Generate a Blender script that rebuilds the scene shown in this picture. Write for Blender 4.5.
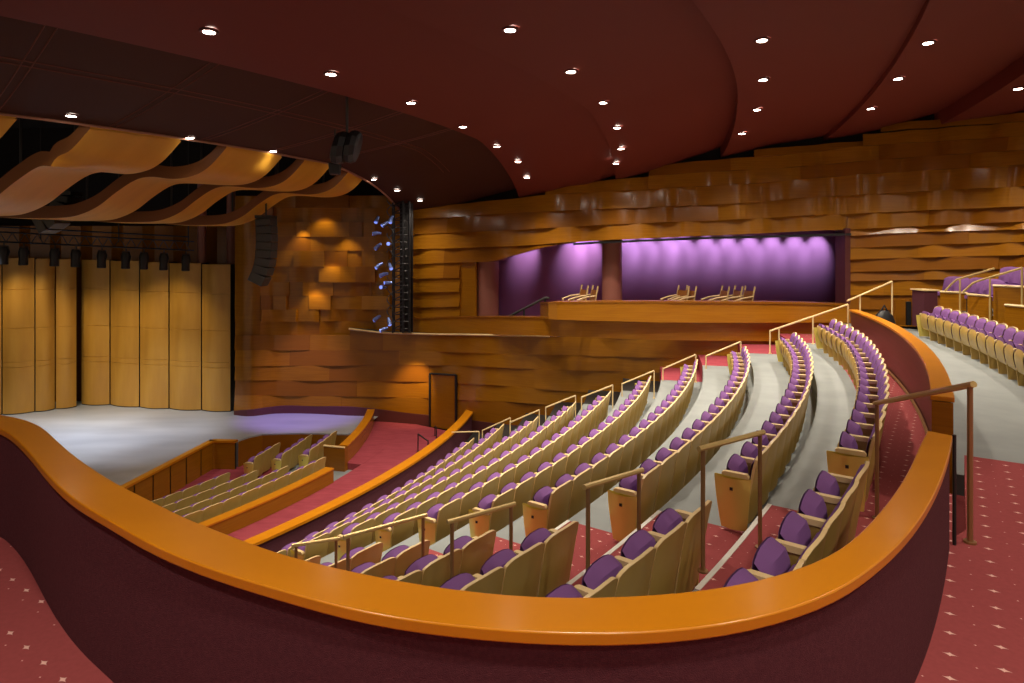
import bpy, bmesh, math, random
from math import sin, cos, radians as R_, pi, hypot, atan2, degrees
random.seed(7)
for o in list(bpy.data.objects): bpy.data.objects.remove(o)
SC = bpy.context.scene; COL = SC.collection
# ---------------------------------------------------------------- camera, world, exposure
F = 640.0; HZ = 248.0; U0 = 512.0          # focal length and horizon in pixels of the 1024x683 frame
cd = bpy.data.cameras.new('camera'); cam = bpy.data.objects.new('camera', cd); COL.objects.link(cam)
cam.location = (0, 0, 0); cam.rotation_euler = (pi/2, 0, 0)
cd.sensor_fit = 'HORIZONTAL'; cd.sensor_width = 36; cd.lens = 36*F/1024; cd.shift_y = (HZ-341.5)/1024
cd.clip_start = .05; cd.clip_end = 300
SC.camera = cam
w = bpy.data.worlds.new('world'); SC.world = w; w.use_nodes = True
w.node_tree.nodes['Background'].inputs[0].default_value = (1, .74, .52, 1)
w.node_tree.nodes['Background'].inputs[1].default_value = .20
SC.view_settings.view_transform = 'Standard'; SC.view_settings.look = 'None'
SC.view_settings.exposure = 0.95; SC.view_settings.gamma = 1; SC.view_settings.use_curve_mapping = False

# ---------------------------------------------------------------- geometry helpers (eye at z=0, d = metres below the eye)
CX, CY = -25.155, 25.795                   # centre of all seating arcs (on the stage)
def P(u, v, d):
    y = F*d/(v-HZ); return ((u-U0)*y/F, y, -d)
def PY(u, v, y):
    return ((u-U0)*y/F, y, -(v-HZ)*y/F)
def pol(r, t, z=None):
    x, y = CX+r*cos(R_(t)), CY+r*sin(R_(t))
    return (x, y) if z is None else (x, y, z)
def itp(pts, x):
    if x <= pts[0][0]: return pts[0][1]
    for (a, b), (c, d) in zip(pts, pts[1:]):
        if x <= c: return b+(d-b)*(x-a)/(c-a)
    return pts[-1][1]
def sitp(pts, x):                          # smooth (Catmull-Rom) interpolation
    n = len(pts)
    if x <= pts[0][0]: return pts[0][1]
    if x >= pts[-1][0]: return pts[-1][1]
    i = max(j for j in range(n-1) if pts[j][0] <= x)
    x0, y0 = pts[i]; x1, y1 = pts[i+1]
    m0 = (y1-pts[i-1][1])/(x1-pts[i-1][0]) if i > 0 else (y1-y0)/(x1-x0)
    m1 = (pts[i+2][1]-y0)/(pts[i+2][0]-x0) if i+2 < n else (y1-y0)/(x1-x0)
    h = x1-x0; t = (x-x0)/h
    return (2*t**3-3*t**2+1)*y0+(t**3-2*t**2+t)*h*m0+(-2*t**3+3*t**2)*y1+(t**3-t**2)*h*m1

class MB:
    def __init__(s): s.v = []; s.f = []; s.mi = []
    def quad(s, a, b, c, d, m=0):
        n = len(s.v); s.v += [a, b, c, d]; s.f.append((n, n+1, n+2, n+3)); s.mi.append(m)
    def poly(s, pts, m=0):
        n = len(s.v); s.v += list(pts); s.f.append(tuple(range(n, n+len(pts)))); s.mi.append(m)
    def grid(s, rows, m=0, closed=False):
        n = len(s.v); k = len(rows[0])
        for r in rows: s.v += list(r)
        for i in range(len(rows)-1):
            for j in range(k if closed else k-1):
                j2 = (j+1) % k
                s.f.append((n+i*k+j, n+i*k+j2, n+(i+1)*k+j2, n+(i+1)*k+j)); s.mi.append(m)
    def box(s, c, size, rz=0, m=0, taper=1):
        x, y, z = c; a, b, h = size[0]/2, size[1]/2, size[2]/2
        n = len(s.v)
        for k, (sx, sy, sz) in enumerate(((-1,-1,-1),(1,-1,-1),(1,1,-1),(-1,1,-1),(-1,-1,1),(1,-1,1),(1,1,1),(-1,1,1))):
            q = taper if sz < 0 else 1
            dx, dy = sx*a*q, sy*b*q
            s.v.append((x+dx*cos(rz)-dy*sin(rz), y+dx*sin(rz)+dy*cos(rz), z+sz*h))
        for f in ((3,2,1,0),(4,5,6,7),(0,1,5,4),(1,2,6,5),(2,3,7,6),(3,0,4,7)):
            s.f.append(tuple(n+i for i in f)); s.mi.append(m)
    def tube(s, pts, r, n=8, m=0, cap=True):
        rings = []
        for i, p in enumerate(pts):
            a = pts[max(i-1, 0)]; b = pts[min(i+1, len(pts)-1)]
            d = [b[k]-a[k] for k in range(3)]; L = math.sqrt(sum(q*q for q in d)) or 1; d = [q/L for q in d]
            up = (0, 0, 1) if abs(d[2]) < .9 else (1, 0, 0)
            e = (d[1]*up[2]-d[2]*up[1], d[2]*up[0]-d[0]*up[2], d[0]*up[1]-d[1]*up[0])
            L = math.sqrt(sum(q*q for q in e)); e = [q/L for q in e]
            g = (d[1]*e[2]-d[2]*e[1], d[2]*e[0]-d[0]*e[2], d[0]*e[1]-d[1]*e[0])
            rr = r[i] if isinstance(r, (list, tuple)) else r
            rings.append([tuple(p[k]+rr*(cos(2*pi*j/n)*e[k]+sin(2*pi*j/n)*g[k]) for k in range(3)) for j in range(n)])
        s.grid(rings, m, True)
        if cap: s.poly(rings[0], m); s.poly(rings[-1][::-1], m)
    def build(s, name, mat, parent=None, smooth=False, kind=None, bevel=0):
        me = bpy.data.meshes.new(name); me.from_pydata([tuple(v) for v in s.v], [], s.f)
        mats = mat if isinstance(mat, (list, tuple)) else [mat]
        for q in mats: me.materials.append(q)
        if len(mats) > 1:
            for p, i in zip(me.polygons, s.mi): p.material_index = i
        bm = bmesh.new(); bm.from_mesh(me); bmesh.ops.remove_doubles(bm, verts=bm.verts, dist=1e-4)
        bmesh.ops.recalc_face_normals(bm, faces=bm.faces); bm.to_mesh(me); bm.free()
        if smooth:
            me.shade_smooth()
            me.set_sharp_from_angle(angle=R_(38))
        o = bpy.data.objects.new(name, me); COL.objects.link(o)
        if parent: o.parent = parent
        if kind: o['kind'] = kind
        if bevel:
            b = o.modifiers.new('bevel', 'BEVEL'); b.width = bevel; b.segments = 2; b.limit_method = 'ANGLE'
        return o
def empty(name, loc=(0, 0, 0), rz=0):
    o = bpy.data.objects.new(name, None); COL.objects.link(o); o.location = loc; o.rotation_euler = (0, 0, rz)
    o.empty_display_size = .1; return o
def tag(o, label, cat, group=None):
    o['label'] = label; o['category'] = cat
    if group: o['group'] = group
    return o
KIDS = {}
def copy_tree(o, parent=None):
    c = o.copy(); COL.objects.link(c)
    if parent: c.parent = parent
    for ch in KIDS.get(o.name, [q for q in bpy.data.objects if q.parent == o]): copy_tree(ch, c)
    return c

# ---------------------------------------------------------------- materials
def mat(name, col, rough=.5, metal=0, spec=.5, emit=None, es=0, noise=None, bump=None, coat=0):
    m = bpy.data.materials.new(name); m.use_nodes = True; nt = m.node_tree; b = nt.nodes['Principled BSDF']
    b.inputs['Base Color'].default_value = (*col, 1); b.inputs['Roughness'].default_value = rough
    b.inputs['Metallic'].default_value = metal; b.inputs['Specular IOR Level'].default_value = spec
    b.inputs['Coat Weight'].default_value = coat; b.inputs['Coat Roughness'].default_value = .15
    if emit: b.inputs['Emission Color'].default_value = (*emit, 1); b.inputs['Emission Strength'].default_value = es
    if noise:                      # (scale xyz, second colour)
        sc, c2 = noise[:2]
        tc = nt.nodes.new('ShaderNodeTexCoord'); mp = nt.nodes.new('ShaderNodeMapping'); mp.inputs['Scale'].default_value = sc
        nz = nt.nodes.new('ShaderNodeTexNoise'); nz.inputs['Scale'].default_value = 1; nz.inputs['Detail'].default_value = 4
        rp = nt.nodes.new('ShaderNodeMapRange'); rp.inputs['From Min'].default_value = .35; rp.inputs['From Max'].default_value = .65
        mx = nt.nodes.new('ShaderNodeMix'); mx.data_type = 'RGBA'
        mx.inputs['A'].default_value = (*col, 1); mx.inputs['B'].default_value = (*c2, 1)
        L = nt.links.new
        L(tc.outputs['Object'], mp.inputs['Vector']); L(mp.outputs[0], nz.inputs['Vector']); L(nz.outputs[0], rp.inputs['Value'])
        L(rp.outputs[0], mx.inputs['Factor']); L(mx.outputs['Result'], b.inputs['Base Color'])
    if bump:
        sc, st = bump
        tc = nt.nodes.new('ShaderNodeTexCoord'); nz = nt.nodes.new('ShaderNodeTexNoise'); nz.inputs['Scale'].default_value = sc
        bp = nt.nodes.new('ShaderNodeBump'); bp.inputs['Strength'].default_value = st; bp.inputs['Distance'].default_value = .01
        nt.links.new(tc.outputs['Object'], nz.inputs['Vector']); nt.links.new(nz.outputs[0], bp.inputs['Height']); nt.links.new(bp.outputs[0], b.inputs['Normal'])
    return m
M = {}
M['panel'] = mat('honey_wood_panelling', (.33, .134, .006), .24, noise=((1.2, 1.2, 30), (.28, .108, .005)), coat=.12, spec=.4)
M['panel2'] = mat('honey_wood_panelling_light', (.38, .152, .007), .24, noise=((1.2, 1.2, 30), (.32, .12, .006)), coat=.12, spec=.4)
M['panel3'] = mat('honey_wood_panelling_dark', (.26, .093, .005), .24, noise=((1.2, 1.2, 30), (.235, .082, .005)), coat=.12, spec=.4)
M['cap'] = mat('orange_varnished_wood', (.62, .225, .006), .28, noise=((1.2, 3, 1), (.57, .20, .005)), coat=.2)
M['shell'] = mat('maple_shell_panel', (.52, .27, .045), .42, noise=((3, 3, .5), (.45, .22, .035)))
M['reflector'] = mat('maple_reflector', (.74, .39, .04), .42, noise=((.6, 3, 1), (.68, .35, .035)))
M['refl_edge'] = mat('reflector_edge_wood', (.22, .075, .012), .5)
M['maroon'] = mat('maroon_fabric_wall', (.105, .030, .042), .85, spec=.2, bump=(260, .5), noise=((60, 60, 60), (.085, .022, .034)))
M['oxwall'] = mat('oxblood_polished_wall', (.115, .026, .024), .38, noise=((.6, .6, 14), (.09, .018, .018)))
M['maroon_trim'] = mat('maroon_base', (.10, .022, .022), .6)
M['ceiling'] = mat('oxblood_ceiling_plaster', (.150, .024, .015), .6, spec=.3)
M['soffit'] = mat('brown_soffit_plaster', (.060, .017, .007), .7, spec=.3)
M['concrete'] = mat('grey_floor_paint', (.25, .275, .28), .55, noise=((2, 2, 2), (.21, .235, .24)))
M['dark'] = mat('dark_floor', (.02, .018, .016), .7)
M['black'] = mat('black_metal', (.012, .012, .014), .45)
M['void'] = mat('black_void', (.006, .004, .004), .9)
M['stage'] = mat('grey_stage_floor', (.40, .41, .44), .42, noise=((.25, .9, 1), (.30, .31, .34)))
M['purple'] = mat('purple_seat_fabric', (.205, .088, .275), .85, spec=.25, bump=(200, .25))
M['purple_wall'] = mat('purple_fabric_wall', (.30, .125, .34), .8, spec=.2)
M['tan'] = mat('tan_seat_shell', (.50, .335, .088), .42, noise=((4, 4, 1), (.46, .30, .075)))
M['cream'] = mat('cream_seat_edge', (.80, .60, .30), .4)
M['gold'] = mat('gold_end_panel', (.86, .72, .18), .28, metal=.45)
M['bronze'] = mat('bronze_rail', (.33, .18, .08), .35, metal=.4)
M['brass'] = mat('satin_brass_rail', (.68, .50, .20), .35, metal=.3)
M['bulb'] = mat('downlight_glow', (1, 1, 1), emit=(1, .9, .78), es=22)
M['bulb_blue'] = mat('blue_lens_glow', (.2, .3, 1), emit=(.25, .35, 1), es=.5)
M['chairwood'] = mat('chair_wood', (.45, .30, .14), .45)
M['bulb_pale'] = mat('violet_washer_glow', (1, 1, 1), emit=(.85, .6, 1), es=6)
M['white'] = mat('white_nosing', (.75, .73, .68), .6)
M['column'] = mat('rose_brown_column', (.30, .115, .085), .45)
M['bluelens'] = mat('blue_anodised', (.18, .25, .60), .3, metal=.5)
M['grey'] = mat('dark_grey_shell', (.05, .05, .048), .5)
M['plate'] = mat('plate_dark', (.02, .02, .02), .5)

def carpet(name, base, dot, rot=0.6, dash=1.0):
    m = bpy.data.materials.new(name); m.use_nodes = True; nt = m.node_tree; L = nt.links.new; b = nt.nodes['Principled BSDF']
    b.inputs['Roughness'].default_value = .95; b.inputs['Specular IOR Level'].default_value = .1
    tc = nt.nodes.new('ShaderNodeTexCoord')
    def layer(off, sc, thr, elong):
        mp = nt.nodes.new('ShaderNodeMapping'); mp.inputs['Rotation'].default_value = (0, 0, rot); mp.inputs['Location'].default_value = off
        mp.inputs['Scale'].default_value = (sc, sc*1.0, 0)
        sp = nt.nodes.new('ShaderNodeSeparateXYZ'); L(tc.outputs['Object'], mp.inputs[0]); L(mp.outputs[0], sp.inputs[0])
        outs = []
        for k, e in ((0, elong), (1, 1)):
            fr = nt.nodes.new('ShaderNodeMath'); fr.operation = 'PINGPONG'; fr.inputs[1].default_value = .5
            L(sp.outputs[k], fr.inputs[0])
            ml = nt.nodes.new('ShaderNodeMath'); ml.operation = 'MULTIPLY'; ml.inputs[1].default_value = 1/e; L(fr.outputs[0], ml.inputs[0]); outs.append(ml)
        # star: sqrt|x|+sqrt|y| small
        sq = []
        for q in outs:
            p = nt.nodes.new('ShaderNodeMath'); p.operation = 'POWER'; p.inputs[1].default_value = .6; L(q.outputs[0], p.inputs[0]); sq.append(p)
        ad = nt.nodes.new('ShaderNodeMath'); ad.operation = 'ADD'; L(sq[0].outputs[0], ad.inputs[0]); L(sq[1].outputs[0], ad.inputs[1])
        lt = nt.nodes.new('ShaderNodeMath'); lt.operation = 'LESS_THAN'; lt.inputs[1].default_value = thr; L(ad.outputs[0], lt.inputs[0])
        return lt
    a = layer((0, 0, 0), 4.6, .235, 1.9*dash); c = layer((.5, .25, 0), 4.6, .13, 1.2)
    mx = nt.nodes.new('ShaderNodeMath'); mx.operation = 'MAXIMUM'; L(a.outputs[0], mx.inputs[0]); L(c.outputs[0], mx.inputs[1])
    nz = nt.nodes.new('ShaderNodeTexNoise'); nz.inputs['Scale'].default_value = 35; L(tc.outputs['Object'], nz.inputs['Vector'])
    m0 = nt.nodes.new('ShaderNodeMix'); m0.data_type = 'RGBA'; m0.inputs['A'].default_value = (*[q*.8 for q in base], 1); m0.inputs['B'].default_value = (*base, 1); L(nz.outputs[0], m0.inputs['Factor'])
    m1 = nt.nodes.new('ShaderNodeMix'); m1.data_type = 'RGBA'; m1.inputs['B'].default_value = (*dot, 1)
    L(m0.outputs['Result'], m1.inputs['A']); L(mx.outputs[0], m1.inputs['Factor']); L(m1.outputs['Result'], b.inputs['Base Color'])
    return m
M['carpet'] = carpet('red_patterned_carpet', (.35, .075, .08), (.80, .50, .45))
M['carpet_low'] = mat('rose_carpet', (.34, .062, .082), .95, spec=.1, noise=((2.2, 9, 1), (.27, .045, .062)))

# ---------------------------------------------------------------- levels
ROW_R = [34.75, 33.68, 32.52, 31.36, 30.22, 29.06, 27.93, 26.87, 25.82, 24.81]
ROW_D = [1.78, 2.12, 2.51, 2.98, 3.46, 3.92, 4.36, 4.81, 5.28, 5.77]     # depth of the seat tops below the eye
SH = .80                                                                  # seat height
FLR = [d+SH for d in ROW_D]
UP = 2.05; UF = 2.25                                                                 # upper cross aisle
LOW = 6.8                                                                 # lower cross aisle
STG = 6.6                                                                 # stage floor
# plan of the lower side wall (L), of the upper one (W): distance along the view for each direction
LP = [(200, 25.6), (230, 25.5), (250, 25.2), (275, 25.6), (312, 25.6), (351, 25.3), (377, 25.2), (429, 24.6), (455, 24.0), (478, 22.9), (509, 22.1), (541, 21.6), (580, 21.4),
      (617, 21.1), (664, 20.4), (700, 19.9), (760, 19.5), (850, 19.4), (900, 19.0)]
WP = [(200, 25.7), (230, 25.6), (250, 25.3), (275, 25.7), (312, 25.8), (351, 25.9), (380, 26.0), (450, 25.0), (512, 23.2), (575, 21.9), (650, 20.9), (740, 20.3), (800, 20.0), (850, 19.6), (900, 18.9), (960, 17.8), (1024, 16.5), (1100, 14.8), (1180, 13.2)]
def uof(x, y): return U0+F*x/y if y > .1 else (3000 if x > 0 else -3000)
def wall_theta(r, path=LP, off=0.0):
    t = -60.0
    while t < 10:
        x, y = pol(r, t)
        if y > sitp(path, uof(x, y))-off: return t
        t += .1
    return t

# ---------------------------------------------------------------- panelled walls made of bowed boards
def path_pt(path, u, off):
    y = sitp(path, u); x = (u-U0)*y/F
    y2 = sitp(path, u+3); x2 = (u+3-U0)*y2/F
    tx, ty = x2-x, y2-y; L = hypot(tx, ty); nx, ny = ty/L, -tx/L      # towards the room
    if ny > 0: nx, ny = -nx, -ny
    return x+nx*off, y+ny*off
def course(mb, path, top, bot, u0, u1, joints=(), low=.12, high=.02, wave=.075, ph=0, per=46, step=6, mi=0, tvar=True):
    us = [u0]
    while us[-1]+step < u1: us.append(us[-1]+step)
    us.append(u1)
    edges = [u0]+[j for j in joints if u0 < j < u1]+[u1]
    for k in range(len(edges)-1):
        a, b = edges[k], edges[k+1]
        uu = [a]+[u for u in us if a+1 < u < b-1]+[b]
        extra = random.uniform(0, .03); m = random.choice((0, 0, 1, 2)) if tvar else mi
        T, B, BT, TT = [], [], [], []
        for u in uu:
            wv = wave*(sin((u+ph)*2*pi/per)+.4*sin((u*1.7+ph*2)*2*pi/per))
            y0 = sitp(path, u)
            zt = -(sitp(top, u)-HZ)*y0/F; zb = -(sitp(bot, u)-HZ)*y0/F
            xa, ya = path_pt(path, u, high+wv+extra); xb, yb = path_pt(path, u, low+wv+extra); xc, yc = path_pt(path, u, -.12)
            T.append((xa, ya, zt)); B.append((xb, yb, zb)); BT.append((xc, yc, zb)); TT.append((xc, yc, zt))
        mb.grid([TT, T, B, BT], m)
        mb.quad(TT[0], T[0], B[0], BT[0], m); mb.quad(TT[-1], T[-1], B[-1], BT[-1], m)
PM = [M['panel'], M['panel2'], M['panel3']]

top_line = [(405, 207), (450, 204.5), (500, 200), (546, 195.5), (546.5, 186), (600, 181), (649, 176), (649.5, 167), (700, 161), (754, 157), (754.5, 150), (800, 146), (862, 141.6), (863, 134.5), (880, 132.5), (881, 125), (930, 120), (1024, 113), (1100, 106)]
lb = [(546, 196), (620, 178.7), (649, 176), (730, 171), (755, 170), (800, 166.9), (879, 160.3), (970, 153.7), (1024, 150.6), (1100, 147)]
la = [(649, 164), (755, 157.5), (800, 153.7), (862, 146.6), (940, 141.6), (1011, 137.2), (1100, 132)]
l00 = [(863, 134.5), (881, 132), (940, 127.5), (1024, 121.8), (1100, 116)]
lc = [(405, 205), (450, 204.5), (500, 200), (546, 195), (620, 191), (755, 183.7), (800, 179.6), (864, 174.5), (970, 168), (1024, 164.7), (1100, 161)]
ld = [(405, 219), (447, 217.5), (485, 215), (540, 212), (580, 210), (620, 208.5), (755, 202.5), (800, 198), (850, 195.5), (899, 193.2), (954, 189.9), (1024, 186.6), (1100, 182)]
le = [(405, 235), (445, 233), (517, 230), (560, 227.5), (620, 224.2), (755, 218.7), (800, 215.8), (850, 214), (910, 211.2), (1024, 206.4), (1100, 202)]
lf = [(405, 249.5), (462, 248), (525, 245.5), (575, 242), (620, 239.5), (755, 233.7), (800, 231.5), (850, 229.5), (899, 227.2), (987, 223.3), (1024, 221.8), (1100, 219)]
lf2 = [(405, 264.5), (460, 262.5), (498, 261), (512, 256), (545, 247.5), (575, 242.6)]
lg = [(847, 236.3), (899, 233), (1024, 229.4), (1100, 227)]
lh = [(847, 248), (920, 245.2), (1024, 242), (1100, 240)]
li = [(847, 259.5), (920, 257.5), (1024, 255), (1100, 253)]
lj = [(847, 272), (905, 270.5), (1024, 268.3), (1100, 267)]
lk = [(847, 281), (930, 279.5), (1024, 278.8), (1100, 278.5)]
lm_ = [(847, 295), (1024, 295), (1100, 295)]
ln = [(847, 309), (1024, 310), (1100, 311)]
lo = [(847, 325), (1024, 328), (1100, 330)]
def sub(path_line, a, b): return path_line
mb = MB()
tl = lambda u: itp(top_line, u)
# steps of the top edge
def flat(line, a, b, n=12): return [(a+(b-a)*i/n, itp(line, a+(b-a)*i/n)) for i in range(n+1)]
course(mb, WP, [(881, 125), (930, 120), (1024, 113), (1100, 106)], l00, 881, 1100, (), ph=10, per=60)
course(mb, WP, [(863, 134.5), (1100, 116)], la, 863, 1100, (940,), ph=3, per=50)
course(mb, WP, [(754, 150), (800, 146), (863, 141)], la, 754, 863, (), ph=20, per=60)
course(mb, WP, la, lb, 800, 1100, (879, 1011), ph=30, per=54)
course(mb, WP, [(649, 167), (700, 161), (755, 157), (800, 153.7)], lb, 649, 800, (730,), ph=0, per=56)
course(mb, WP, lb, lc, 649, 1100, (800, 970), ph=11, per=58)
course(mb, WP, [(546, 186), (600, 181), (649, 176.4)], lc, 546, 649, (580,), ph=44, per=50)
course(mb, WP, lc, ld, 405, 1100, (450, 580, 655, 863, 1008), ph=25, per=62)
course(mb, WP, ld, le, 405, 1100, (447, 718, 970), ph=5, per=66)
course(mb, WP, le, lf, 405, 1100, (449, 560, 700, 930), ph=36, per=64)
course(mb, WP, lf, lf2, 405, 575, (445,), ph=2, per=60)
course(mb, WP, [(405, 190), (450, 186)], [(405, 207), (450, 204.5)], 405, 447)
for (t, b, j) in ((lf, lg, 918), (lg, lh, 970), (lh, li, 918), (li, lj, 1000), (lj, lk, 925), (lk, lm_, 884), (lm_, ln, 870), (ln, lo, 950)):
    course(mb, WP, t, b, 847, 1100, (j,), ph=random.uniform(0, 60), per=70, low=.10, wave=.035)
ys = [264.5, 278.7, 292.5, 307.5, 319]
for a, b in zip(ys, ys[1:]):
    course(mb, WP, [(405, a-.3), (460, a-2 if a == 264.5 else a-1)], [(405, b), (460, b-1)], 405, 460, (445,) if a in (264.5, 292.5) else (), per=60)
course(mb, WP, [(460, 262.5), (476, 261.5)], [(460, 319), (476, 319)], 460, 475, (), low=-.05, high=-.05, wave=0, tvar=False)
mb.build('wall_far_upper', PM, kind='structure', smooth=True)
mb = MB(); lo_l, hi_l = [], []
for u in list(range(405, 1300, 12)):
    x, y = path_pt(WP, u, -.32) if u < 1176 else (None, None)
    if x is None: break
    lo_l.append((x, y, .97)); hi_l.append((x, y, 6.0))
mb.grid([lo_l, hi_l]); mb.grid([[(x, y, .97) for x, y, z in lo_l if uof(x, y) > 850], [(x, y, -2.9) for x, y, z in lo_l if uof(x, y) > 850]])
mb.grid([[(x, y, z) for x, y in ((-4.9, 26.6), (-3.0, 25.6)) ] for z in (-3.6, 6)])
mb.build('wall_backing', M['void'], kind='structure')  # black sheet added behind the boards to stop world light leaking in
mb = MB(); mb.poly([(-34, 3, 5.2), (-34, 29, 5.2), (-34, 29, -STG), (-34, 3, -STG)]); mb.poly([(-34, 28.2, 5.2), (-3.5, 27.2, 5.2), (-3.5, 27.2, -STG), (-34, 28.2, -STG)])
mb.build('wall_stage_light_block', M['void'], kind='structure')  # black planes added beside and behind the stage to shut out world light

# block wall at the left, courses of staggered bowed blocks
mb = MB()
cs = [196, 208, 222, 236.8, 250.7, 266.4, 282, 295.5, 309, 321, 335]
for i, (a, b) in enumerate(zip(cs, cs[1:])):
    u = 236.0
    course(mb, WP, [(200, a), (500, a)], [(200, b), (500, b)], 236, 260, (), low=.04, high=.04, wave=0, tvar=False)
    u = 260
    while u < 408:
        w_ = random.choice((14, 22, 30, 38)); e = min(u+w_, 408)
        o_ = random.choice((0, .08, .16, .24))
        course(mb, WP, [(200, a), (500, a)], [(200, b), (500, b)], u, e, (), low=.05+o_, high=.05+o_, wave=.035, ph=random.uniform(0, 40), per=40, step=4)
        u = e
mb.build('wall_stage_side', PM, kind='structure', smooth=True)

# lower side wall
mb = MB()
Ltop = [(236, 321), (345, 330), (350, 329), (384, 333), (437, 334.5), (545, 336), (600, 337), (900, 338)]
L1 = [(236, 350), (350, 350), (400, 350.3), (500, 353.5), (560, 354.5), (600, 356), (700, 358), (900, 362)]
L2 = [(236, 366), (350, 365), (400, 364.5), (475, 366), (520, 368), (617, 371), (700, 374), (900, 382)]
L3 = [(236, 380), (350, 380.5), (400, 381), (480, 384), (535, 388), (600, 393), (700, 397), (900, 405)]
L4 = [(236, 395), (350, 396), (400, 397), (460, 399.5), (520, 402), (600, 408), (900, 430)]
L5 = [(236, 410), (250, 409), (280, 405.5), (310, 405.5), (345, 406), (377, 408.5), (428, 414.5), (460, 418), (520, 425), (600, 430), (900, 470)]
L6 = [(236, 445), (900, 520)]
course(mb, LP, [(236, 335), (345, 335)], L1, 236, 350, (275, 310), low=.05, wave=.03)
course(mb, LP, Ltop, L1, 350, 900, (384, 500, 640), low=.05, wave=.03, per=90)
for t, b, j in ((L1, L2, (290, 400, 525, 650)), (L2, L3, (270, 330, 430, 535)), (L3, L4, (300, 357, 477, 600)), (L4, L5, (262, 342, 400, 470))):
    course(mb, LP, t, b, 236, 900, j, low=.06, wave=.03, per=80, ph=random.uniform(0, 60))
mb.build('wall_far_lower', PM, kind='structure', smooth=True)
mb = MB(); course(mb, LP, L5, L6, 236, 900, (), low=.10, high=.10, wave=0, tvar=False)
mb.build('baseboard_far', M['maroon_trim'], kind='structure')
# ledge behind the lower wall (carries the lighting ladder)
mb = MB()
A, B = [], []
for u in range(350, 561, 10):
    y = sitp(LP, u); z = -(itp(Ltop, u)-HZ)*y/F; x1, y1 = path_pt(LP, u, .1); x2, y2 = path_pt(WP, u, -.3)
    A.append((x1, y1, z)); B.append((x2, max(y2, y1+.3), z))
mb.grid([A, B])
mb.build('floor_ledge', M['dark'], kind='structure')
mb = MB(); 
mb.tube([(a[0], a[1]-.02, a[2]+.02) for a in A[:-1]], .035)
o = mb.build('ledge_rail', M['cream']); tag(o, 'thin pale edging strip along the ledge under the lighting ladder', 'trim')

# control room fascias
def fascia(name, path, top, bot, u0, u1, cap, label, joints=()):
    root = empty(name, PY(u0, 320, sitp(path, u0)))
    mb = MB(); course(mb, path, top, bot, u0, u1, joints, low=.0, high=.0, wave=.0, tvar=False, step=8)
    for q in (mb,):
        q.v = [(x-root.location.x, y-root.location.y, z-root.location.z) for x, y, z in q.v]
    mb.build('fascia_panel', PM[1], root)
    c = MB(); rows = []
    us = [u0+(u1-u0)*i/40 for i in range(41)]
    ring = []
    for u in us:
        y0 = sitp(path, u); z = -(sitp(top, u)-HZ)*y0/F
        a = path_pt(path, u, .04); b = path_pt(path, u, -.35)
        ring.append([(a[0], a[1], z+.03), (a[0], a[1], z-.03), (b[0], b[1], z-.03), (b[0], b[1], z+.03)])
    c.grid([[tuple(p[k]-root.location[k] for k in range(3)) for p in r] for r in ring], 0, True)
    c.poly([tuple(p[k]-root.location[k] for k in range(3)) for p in ring[0]]); c.poly([tuple(p[k]-root.location[k] for k in range(3)) for p in ring[-1]])
    c.build('counter_top', cap, root)
    return tag(root, label, 'balcony front')
BP = [(395, 25.5), (400, 25.4), (430, 25.0), (460, 23.9), (500, 22.0), (530, 20.9), (560, 20.2), (600, 19.8), (680, 19.6), (760, 19.35), (850, 19.2)]
AP = [(541, 21.2), (543, 20.0), (548, 19.6), (560, 19.45), (600, 19.4), (700, 19.25), (760, 19.1), (850, 18.95)]
fascia('balcony_front', BP, [(398, 319), (420, 318.5), (460, 317), (545, 318), (562, 319.6), (600, 320.6), (680, 322.5), (850, 322)], [(420, 333), (545, 335.8), (600, 338), (680, 340), (754, 341), (850, 342)],
       399, 850, M['panel3'], 'lower honey wood balcony fascia under the purple control room', (462, 562, 733))
fascia('balcony_front', AP, [(541, 303), (600, 302.2), (700, 302.2), (800, 303.2), (850, 305)], [(541, 319), (600, 320.8), (680, 322.6), (850, 322.5)],
       541, 850, M['panel3'], 'upper curved wood counter front in front of the purple wall', (668,))

# purple control room behind the opening
mb = MB(); BW = [(455, 25.6), (500, 25.4), (600, 24.4), (700, 23.6), (850, 23.0)]
top, bot, tin, ft = [], [], [], []
us = list(range(455, 870, 8))
for u in us:
    y = sitp(BW, u); x = (u-U0)*y/F; y0 = sitp(WP, min(u, 856)); 
    top.append((x, y, .95)); bot.append((x, y, -2.75)); 
    x1, y1 = path_pt(WP, u, -.1); tin.append((x1, y1, .95)); ft.append((x1, y1-.5, -2.75))
mb.grid([top, bot]); mb.build('wall_control_room', M['purple_wall'], kind='structure')
mb = MB(); mb.grid([tin, top]); mb.build('ceiling_control_room', M['void'], kind='structure')
mb = MB(); mb.grid([ft, bot]); mb.build('floor_control_room', M['carpet_low'], kind='structure')
# side jambs
mb = MB()
a = PY(460, 262, sitp(WP, 460)); b = PY(476, 262, 25.6)
mb.quad((a[0], a[1], .95), (b[0], b[1], .95), (b[0], b[1], -2.9), (a[0], a[1], -2.9))
mb.build('trim_1', M['panel2'], kind='structure')
mb = MB(); a = PY(847, 233, 19.55); b2 = PY(838, 233, 23.0)
mb.box(((a[0]), a[1]+.25, -.75), (.16, .6, 2.7))
mb.quad((a[0], a[1], .95), (b2[0]+.6, b2[1], .95), (b2[0]+.6, b2[1], -2.9), (a[0], a[1], -2.9))
mb.build('trim_2', M['maroon_trim'], kind='structure')
mb = MB(); hl = [(575, 243.2), (600, 241.5), (700, 237.2), (850, 233.2)]
r1, r2 = [], []
for u in range(575, 852, 12):
    x, y = path_pt(WP, u, .16); z = -(itp(hl, u)-HZ)*sitp(WP, u)/F; r1.append((x, y, z)); r2.append((x, y, z-.07)); 
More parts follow.
